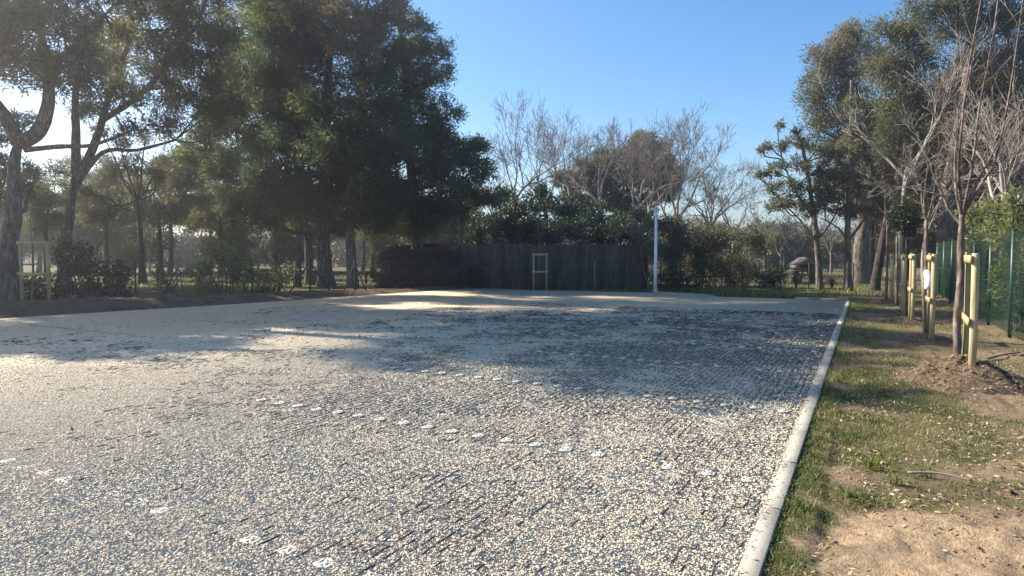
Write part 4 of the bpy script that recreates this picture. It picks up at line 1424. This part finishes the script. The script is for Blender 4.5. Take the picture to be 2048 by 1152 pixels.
bare('bare tree with white upright limbs before the rusty pine', (1795, 575), 27, 500, .11, 31, lean=(.04, 0), up=.09, spread=.5, fork_py=330, mat='bark_pale', depth=4, group='bare trees at the right', rmin=.012)
bare('white limbed bare tree right behind the green fence', (2000, 600), 19, 480, .10, 32, lean=(-.02, 0), up=.07, spread=.6, fork_py=400, mat='bark_pale', depth=4, group='bare trees at the right', rmin=.008)
bare('low bare tree with tangled grey twigs behind the tall sapling', (1930, 590), 23, 380, .10, 33, lean=(-.08, 0), up=.04, spread=.75, fork_py=430, mat='twig', depth=5, group='bare trees at the right', rmin=.009)
bare('tangled bare tree against the top of the fence oleander', (2050, 600), 21, 430, .11, 34, lean=(-.1, 0), up=.03, spread=.8, fork_py=400, mat='twig', depth=5, group='bare trees at the right', rmin=.009)
bare('thin bare tree behind the staked row', (1850, 585), 26, 330, .09, 35, lean=(0, 0), up=.05, spread=.6, fork_py=450, mat='twig', depth=4, group='bare trees at the right', rmin=.010)

rb3 = np.random.default_rng(99)
for i, (px, top, n_) in enumerate(((1740, 190, 12), (1810, 110, 18), (1880, 120, 20), (1950, 80, 22), (2020, 60, 22), (2090, 60, 22))):
    Y = 38 + rb3.uniform(0, 6)
    lo_ = []
    for k in range(n_):
        lo_.append((px + rb3.normal(0, 32), rb3.uniform(top + 40, 480), rb3.uniform(38, 58), rb3.normal(0, 1.5), rb3.uniform(.35, .8), ('olive', 'pine_mid', 'pine_dry')[int(rb3.choice(3, p=[.4, .25, .35]))]))
    tree('brown_wood_tree', 'brown green tree of the wood behind the green fence', Y, [(px, 566), (px + 3, 450), (px, top + 60)], .25, lo_, 'olive', 460 + i, 'trees of the wood behind the green fence', 'bark_dark',
         fol=dict(dens=65, m=11, ll=.30, lw=.07, jit=.15, clump=.36))
# the leafy evergreen sapling of the third stake
tree('evergreen_sapling', 'small staked sapling with a dense dark round crown', gp(1812, 637)[1],
     [(1812, 637), (1812, 570), (1814, 520), (1812, 470)], .04,
     [(1800, 425, 22, 0, .4), (1820, 440, 18, 0, .4), (1795, 448, 18, 0, .4), (1812, 460, 15, 0, .4), (1808, 408, 15, 0, .4)],
     'shrub', 130, None, 'bark_dark', fol=dict(dens=300, m=12, ll=.09, lw=.05, jit=.07, quad=True), cat='sapling', sink=.02)

# oleanders behind the green fence
ol = [
    ('tall oleander bush with long pale leaves pressed against the green fence', [(1965, 520, 44, 17.4, .6), (1990, 470, 48, 16.2, .65), (1960, 570, 36, 17.6, .5), (2010, 430, 45, 15.6, .7), (1990, 600, 34, 16.0, .45), (1945, 540, 26, 18.8, .55), (1960, 420, 36, 17.5, .65)]),
    ('oleander bush right of the green fence post', [(2040, 560, 48, 13.6, .55), (2050, 480, 52, 13.6, .65), (2050, 620, 40, 13.4, .5), (2045, 410, 45, 13.6, .7), (2090, 530, 60, 12.8, .55)]),
]
for i, (lb_, lo_) in enumerate(ol):
    shrub('oleander', lb_, lo_, 'oleander', 560 + i, 'oleanders behind the green fence', fol=dict(dens=330, m=11, ll=.17, lw=.034, jit=.07, quad=True, upb=.5), stems=10)

# ------------------------------------------------------------------ far wood and far trees at the right
rng = np.random.default_rng(77)
cr, st = MB(), []
for k in range(230):
    Y = rng.uniform(75, 125)
    x = rng.uniform(-.95, .85) * Y
    h = rng.uniform(2.5, 6.4)
    c = np.array((x, Y, h * .5))
    lobe_fill(cr, c, h * .62, rng.uniform(.2, .9), rng, dens=18, m=9, ll=.6, lw=.2, jit=.3)
    for _ in range(3):
        p = c + np.array((rng.normal(0, 1.5), rng.normal(0, 1), 0))
        p[2] = -.1
        st.append((p, p + np.array((rng.normal(0, .3), 0, h * rng.uniform(.5, .95))), .07, .03))
segmesh(cr, st)
stuff(cr.build('far_wood', M['farwood']), 'far brown wood closing the view beyond the meadow', 'wood')
for i, (px, py, rp, Y) in enumerate(((1570, 478, 26, 62), (1610, 470, 28, 66), (1660, 490, 22, 60), (1530, 480, 20, 70), (1850, 480, 22, 60))):
    tree('far_pine', ['round far pine seen left of the young pine trunk', 'round far pine behind the young pine trunk', 'far pine seen between the slender trunks', 'far pine over the shrubs near the barbecue', 'far pine behind the staked row'][i], Y,
         [(px, 545), (px, 510), (px, 490)], .22, [(px, py, rp, 0, .5), (px - rp, py + 8, rp * .7, 0, .5), (px + rp, py + 8, rp * .7, 0, .5)],
         'pine_mid', 600 + i, 'far pines', 'bark_dark', fol=dict(dens=55, m=10, ll=.42, lw=.13, jit=.2))
for i, (px, Y, hp) in enumerate(((1500, 55, 130), (1560, 50, 120), (1590, 48, 130), (1660, 52, 120), (1735, 50, 130), (1770, 48, 120), (300, 46, 150), (520, 46, 140), (400, 50, 150))):
    bare(['thin far bare tree beyond the brownish shrub', 'thin far bare tree behind the barbecue left side', 'thin far bare tree behind the barbecue chimney', 'thin far bare tree between the slender pines', 'thin far bare tree behind the thick trunk', 'thin far bare tree behind the leaning trunk',
          'thin bare tree deep in the left meadow', 'thin bare tree behind the light green fence shrub', 'thin bare tree behind the white fence post'][i], (px, 560), Y, hp, .08, 700 + i, up=.06, spread=.5, depth=4, fork_py=520, group='far bare trees', rmin=.014, kids=(2, 3))

# ------------------------------------------------------------------ heather screen fence
fA, fB = at(790, 577, 31.6), at(1294, 580, 29.4)
fA[2] = fB[2] = 0
root = thing('screen_fence', 'dark brown heather screen fence with posts along the back of the car park', 'fence', ((fA + fB) / 2) * np.array((1, 1, 0)))
rf = np.random.default_rng(41)
Lf = np.linalg.norm(fB - fA)
dF = nz(fB - fA)
nF = np.array((dF[1], -dF[0], 0))
edges_px = [790, 836, 882, 928, 968, 1015, 1062, 1119, 1165, 1208, 1250, 1294]
tp = [(e - 790) / (1294 - 790) * Lf for e in edges_px]
for i in range(len(tp) - 1):
    m_ = MB()
    a, b_ = tp[i] + .015, tp[i + 1] - .015
    hgt = (2.06 if i > 2 else 1.82) + rf.uniform(-.04, .04)
    n_ = int((b_ - a) / .017)
    s = np.linspace(a, b_, n_)
    P0 = fA + s[:, None] * dF + nF * rf.uniform(-.02, .02, n_)[:, None]
    P0[:, 2] = -.1
    P1 = P0 + rf.normal(0, .012, (n_, 3))
    P1[:, 2] = hgt + rf.uniform(-.05, .05, n_)
    m_.segs(P0, P1, np.full(n_, .012), np.full(n_, .009), 3)
    m_.bar(fA + a * dF + (0, 0, hgt / 2 - .05), fA + b_ * dF + (0, 0, hgt / 2 - .05), .012, hgt)
    m_.build('heather_panel', M['reed'], root)
    for z in (.5, 1.0, 1.5):
        MB().tube([fA + a * dF + nF * .035 + (0, 0, z), fA + b_ * dF + nF * .035 + (0, 0, z + .01)], .005, 5).build('tie_wire', M['wire'], root)
for k, s in enumerate(tp):
    p = fA + dF * s + nF * .07
    MB().tube([(p[0], p[1], -.15), (p[0], p[1], 2.02 if k > 2 else 1.78)], .035, 8).build('post', M['post_dark'], root, True)
p = fA + dF * (tp[8] + (tp[9] - tp[8]) * .7) + nF * .05
MB().bar(p + (0, 0, -.05), p + (0, 0, 1.25), .06, .03).build('loose_board', M['plank'], root)

# shed behind the hedge
sh = at(830, 575, 35.5)
root = thing('shed', 'low dark shed with an overhanging flat roof behind the dry hedge', 'shed', (sh[0], sh[1], -.075))
wpx = 35.5 / FPX
MB().box((sh[0], sh[1] + 1, .9), (2.6, 2, 1.95)).build('wall', M['shed'], root)
for k in range(9):
    MB().box((sh[0] - 1.25 + k * .31, sh[1] - .015, .9), (.27, .03, 1.9)).build('board', M['shed'], root)
rf_ = MB().box((sh[0], sh[1] + .9, 2.02), (3.1, 2.7, .12))
rf_.box((sh[0] + .5, sh[1] + .9, 2.13), (1.6, 2.2, .1)).build('roof', M['shed'], root)

# ------------------------------------------------------------------ lamp post
lp = gp(1310.5, 583)
root = thing('lamp_post', 'slim white lamp post with a flat head at the back of the car park', 'lamp post', (lp[0], lp[1], 0))
hL = 3.46
MB().tube([(lp[0], lp[1], -.05), (lp[0], lp[1], hL * .25), (lp[0], lp[1], hL)], [.075, .075, .05], 16).build('pole', M['white_metal'], root, True)
MB().box((lp[0], lp[1], .012), (.26, .26, .024)).build('base_plate', M['white_metal'], root)
hd = MB()
for (x0, x1, z0, z1) in ((-.27, .14, .0, .05), (-.24, .06, .05, .075)):
    hd.box((lp[0] + (x0 + x1) / 2, lp[1], hL + (z0 + z1) / 2), (x1 - x0, .20, z1 - z0))
h_ = hd.build('lamp_head', M['white_metal'], root)
MB().box((lp[0] - .12, lp[1], hL - .006), (.22, .15, .012)).build('diffuser', M['paper'], h_, origin=tuple(root.location))

# ------------------------------------------------------------------ wire fences
def wire_fence(name, label, pts, hgt, posts, braces, rails, mats, seed, spacing=.12):
    rng = np.random.default_rng(seed)
    root = thing(name, label, 'fence', np.array(pts[0]) * np.array((1, 1, 0)))
    for p, h, mt, r in posts:
        MB().tube([(p[0], p[1], -.2), (p[0] + .01, p[1], h * .5), (p[0], p[1], h)], r, 8).build('post', M[mt], root, True)
    for a, b_ in braces:
        MB().tube([a, b_], .03, 7).build('brace', M['post_dark'], root, True)
    m_ = MB()
    A_, B_ = [], []
    for i in range(len(pts) - 1):
        a, b_ = np.array(pts[i], float), np.array(pts[i + 1], float)
        L = np.linalg.norm(b_ - a)
        for z in rails:
            A_.append(a + (0, 0, z))
            B_.append(b_ + (0, 0, z))
        for s in np.arange(0, L, spacing):
            q = a + (b_ - a) * s / L
            A_.append(q + (0, 0, .02))
            B_.append(q + (0, 0, rails[-1]))
    m_.segs(A_, B_, np.full(len(A_), .0028), np.full(len(A_), .0028), 3)
    m_.build('wire_mesh', M[mats], root)
    return root


lpx = [(120, 602), (260, 597), (345, 592.5), (497, 589), (615, 586.5), (706, 583.5), (775, 580), (930, 576.5)]
lpts = [gp(*p) + np.array((0, .35, 0)) for p in lpx]
posts = [(p, 1.35, 'post_dark', .035) for p in lpts]
posts[2] = (lpts[2], 1.25, 'wire', .03)
br = [(lpts[4] + (-.9, -.1, -.1), lpts[4] + (-.05, 0, 1.2)), (lpts[4] + (.9, .2, -.1), lpts[4] + (.05, 0, 1.2)), (lpts[5] + (-.5, -.1, -.1), lpts[5] + (0, 0, 1.2)), (lpts[5] + (.5, .1, -.1), lpts[5] + (0, 0, 1.2)),
      (lpts[2] + (-.6, -.05, -.1), lpts[2] + (0, 0, 1.0)), (lpts[2] + (1.6, .3, -.1), lpts[2] + (1.1, .2, 1.1))]
wire_fence('wire_fence', 'thin wire fence with dark posts and slanting braces along the dirt bank', lpts, 1.3, posts, br, (.05, .3, .55, .8, 1.05, 1.28), 'wire', 1)
rpx = [(1320, 579), (1405, 581), (1484, 583), (1561, 584.5), (1617, 586), (1705, 588), (1790, 589)]
rpts = [gp(p[0], p[1]) + np.array((0, 3.2, 0)) for p in rpx]
rpts = [at(p[0], 577, 30 - i * .25) * np.array((1, 1, 0)) for i, p in enumerate(rpx)]
wire_fence('wire_fence', 'thin wire fence with dark posts behind the far grass strip', rpts, 1.2, [(p, 1.2, 'post_dark', .03) for p in rpts], [], (.05, .35, .65, .95, 1.15), 'wire', 2)

# old rail behind the left fence
root = thing('log_rail', 'dark horizontal log barrier between the pine trunks in the meadow', 'barrier', at(630, 560, 36) * np.array((1, 1, 0)))
ra, rb_ = at(520, 540, 37), at(745, 545, 36)
MB().tube(smoothpath([ra + (0, 0, .0), (ra + rb_) / 2 - (0, 0, .05), rb_], 4), .09, 8).build('log', M['bark_dark'], root, True)
for t in (.06, .5, .94):
    p = ra + (rb_ - ra) * t
    MB().tube([(p[0], p[1] + .1, -.2), (p[0], p[1] + .1, p[2] + .1)], .08, 8).build('post', M['bark_dark'], root, True)

# ------------------------------------------------------------------ green mesh fence on the right
gA = gp(2019, 671) * np.array((1, 1, 0))
root = thing('green_mesh_fence', 'green welded mesh fence with green screened panels at its far end', 'fence', gA)
gdir = EV
PW = 2.5
for k in range(-2, 8):
    p = gA + gdir * PW * k
    MB().box((p[0], p[1], .98), (.06, .06, 2.16), -YAW).build('post', M['green_metal'], root)
    MB().box((p[0], p[1], 2.072), (.066, .066, .02), -YAW).build('post_cap', M['green_metal'], root)
    if k == 7:
        break
    a, b_ = p + gdir * .035, p + gdir * (PW - .035)
    A_, B_, Rr = [], [], []
    for s in np.arange(.0, 1.0001, 1 / 48):
        q = a + (b_ - a) * s
        A_.append(q + (0, 0, .04))
        B_.append(q + (0, 0, 2.03))
    nv_ = len(A_)
    for z in (.06, .26, .46, .66, .86, 1.06, 1.26, 1.46, 1.66, 1.86, 2.02):
        A_.append(a + (0, 0, z))
        B_.append(b_ + (0, 0, z))
    m_ = MB().segs(A_, B_, np.array([.0028] * nv_ + [.005] * (len(A_) - nv_)), np.array([.0028] * nv_ + [.005] * (len(A_) - nv_)), 4)
    m_.build('mesh_panel', M['green_metal'], root)
    if k >= 2:
        off = -EU * .05
        for z0, z1 in ((.15, 1.0), (1.04, 2.0)):
            MB().bar(a + off + (0, 0, (z0 + z1) / 2), b_ + off + (0, 0, (z0 + z1) / 2), .015, z1 - z0).build('screen_panel', M['green_screen'], root)

# ------------------------------------------------------------------ barbecue, table and yuccas behind the grass strip
bb = at(1606, 577, 37) * np.array((1, 1, 0))
root = thing('stone_barbecue', 'small stone barbecue with a dark fire opening among the trees', 'barbecue', bb)
for dx in (-.55, .55):
    for k in range(3):
        MB().box((bb[0] + dx, bb[1], .05 + k * .205), (.28 + (k % 2) * .03, .8, .195)).build('stone', M['stone'], root)
MB().box((bb[0], bb[1], .615), (1.5, .95, .11)).build('hearth_slab', M['stone'], root)
MB().box((bb[0], bb[1] + .33, .84), (.83, .18, .34)).build('back_wall', M['soot'], root)
for dx in (-.52, .52):
    MB().box((bb[0] + dx, bb[1], .84), (.2, .85, .34)).build('side_wall', M['stone'], root)
hd = MB()
z0, z1 = 1.01, 1.42
hd.add([(bb[0] - .68, bb[1] - .45, z0), (bb[0] + .68, bb[1] - .45, z0), (bb[0] + .68, bb[1] + .45, z0), (bb[0] - .68, bb[1] + .45, z0),
        (bb[0] - .16, bb[1] - .1, z1), (bb[0] + .16, bb[1] - .1, z1), (bb[0] + .16, bb[1] + .25, z1), (bb[0] - .16, bb[1] + .25, z1)],
       np.array([(0, 3, 2, 1), (4, 5, 6, 7), (0, 1, 5, 4), (1, 2, 6, 5), (2, 3, 7, 6), (3, 0, 4, 7)]))
hd.build('hood', M['stone'], root)
tb = at(1583, 577, 36) * np.array((1, 1, 0))
root = thing('picnic_table', 'dark wooden picnic table left of the stone barbecue', 'table', tb)
MB().box((tb[0], tb[1], .78), (1.9, .8, .05)).build('table_top', M['post_dark'], root)
for dy in (-.62, .62):
    MB().box((tb[0], tb[1] + dy, .45), (1.9, .28, .045)).build('bench', M['post_dark'], root)
for dx in (-.7, .7):
    MB().bar((tb[0] + dx, tb[1] - .62, .44), (tb[0] + dx, tb[1] + .62, .40), .06, .09).build('crosspiece', M['post_dark'], root)
    for s in (-1, 1):
        MB().bar((tb[0] + dx + .05, tb[1] + s * .60, -.1), (tb[0] + dx + .05, tb[1] + s * .24, .76), .07, .07).build('leg', M['post_dark'], root)


def yucca(px, Y, h, label, seed, lift=0.0):
    rng = np.random.default_rng(seed)
    b0 = at(px, 577, Y) * np.array((1, 1, 0)) + np.array((0, 0, -.075))
    root = thing('yucca', label, 'yucca', b0, 'spiky yuccas')
    MB().tube([b0 - (0, 0, .1), b0 + (0, 0, .25 + lift)], [.08, .07], 8).build('stem', M['bark_dark'], root, True)
    c = b0 + (0, 0, .25 + lift)
    N = 60
    d = nz(np.stack((rng.normal(0, 1, N), rng.normal(0, 1, N), rng.uniform(-.1, 1.3, N)), 1))
    s = nz(np.cross(d, np.array([[0, 0, 1.0]])))
    L = (h * rng.uniform(.7, 1.1, N))[:, None]
    V = np.stack((c - s * .012 + d * 0, c + s * .012 + d * 0, c + d * L * .45 + s * .03, c + d * L * .45 - s * .03, c + d * L - np.array([[0, 0, .12]]) * h), 1).reshape(-1, 3)
    i0 = (np.arange(N) * 5)[:, None]
    MB().add(V, [i0 + np.array([[0, 1, 2, 3]]), i0 + np.array([[3, 2, 4]])], np.repeat(rng.uniform(.1, .7, N), 5)).build('leaves', M['shrub'], root)


yucca(1592, 30.6, .75, 'spiky yucca in front of the stone barbecue', 1)
yucca(1548, 31.0, .8, 'spiky yucca left of the picnic table', 2)
yucca(1664, 31.0, .6, 'small spiky yucca between the slender pines', 3)
yucca(1048, 32.6, 1.3, 'tall dark yucca rising behind the heather screen', 4, 2.0)

# rough tufts and a fallen stick by the kerb
rng = np.random.default_rng(9)
P, T = [], []
for (px, py, n_) in ((1745, 925, 34), (1700, 985, 30), (1790, 960, 22), (1600, 1010, 26), (1850, 940, 20)):
    q = gp(px, py)
    for _ in range(n_):
        P.append((q[0] + rng.normal(0, .03), q[1] + rng.normal(0, .03), -.05))
        T.append(rng.uniform(.1, .6))
stuff(blades('weed_tufts', np.array(P), rng.uniform(.10, .22, len(P)), np.full(len(P), .010), M['grass'], rng, np.array(T), 1.5),
      'coarse weed tufts lying over on the verge', 'grass')
for i, (a, b_, lb_) in enumerate((((1815, 945), (1945, 962), 'thin fallen stick on the grass near the bare sand patch'), ((1965, 720), (2040, 705), 'pale fallen branch at the foot of the green fence'))):
    p, q = gp(*a, -.01), gp(*b_, .0)
    pts_ = smoothpath([p, (p + q) / 2 + np.array((.02, .03, .015)), q], 4)
    tag(MB().tube(pts_ - p, np.linspace(.011, .006, len(pts_)) * (1 + i), 6).build('fallen_stick', M['twig'], None, True, (0, 0, 0)), lb_, 'stick', 'fallen sticks').location = tuple(p)

for o in bpy.data.objects:
    if '_o' in o:
        del o['_o']

# ------------------------------------------------------------------ air volume added to imitate the veil of lens glare
hm = bpy.data.materials.new('glare_haze')
hm.use_nodes = True
nt = hm.node_tree
nt.nodes.remove(nt.nodes['Principled BSDF'])
pv = nt.nodes.new('ShaderNodeVolumePrincipled')
pv.inputs['Color'].default_value = (.96, .97, 1, 1)
pv.inputs['Density'].default_value = .0020
pv.inputs['Anisotropy'].default_value = .72
nt.links.new(pv.outputs[0], nt.nodes['Material Output'].inputs['Volume'])
mb = MB().box((0, 30, 12.5), (1040, 1080, 27.2))
stuff(mb.build('glare_haze', hm))
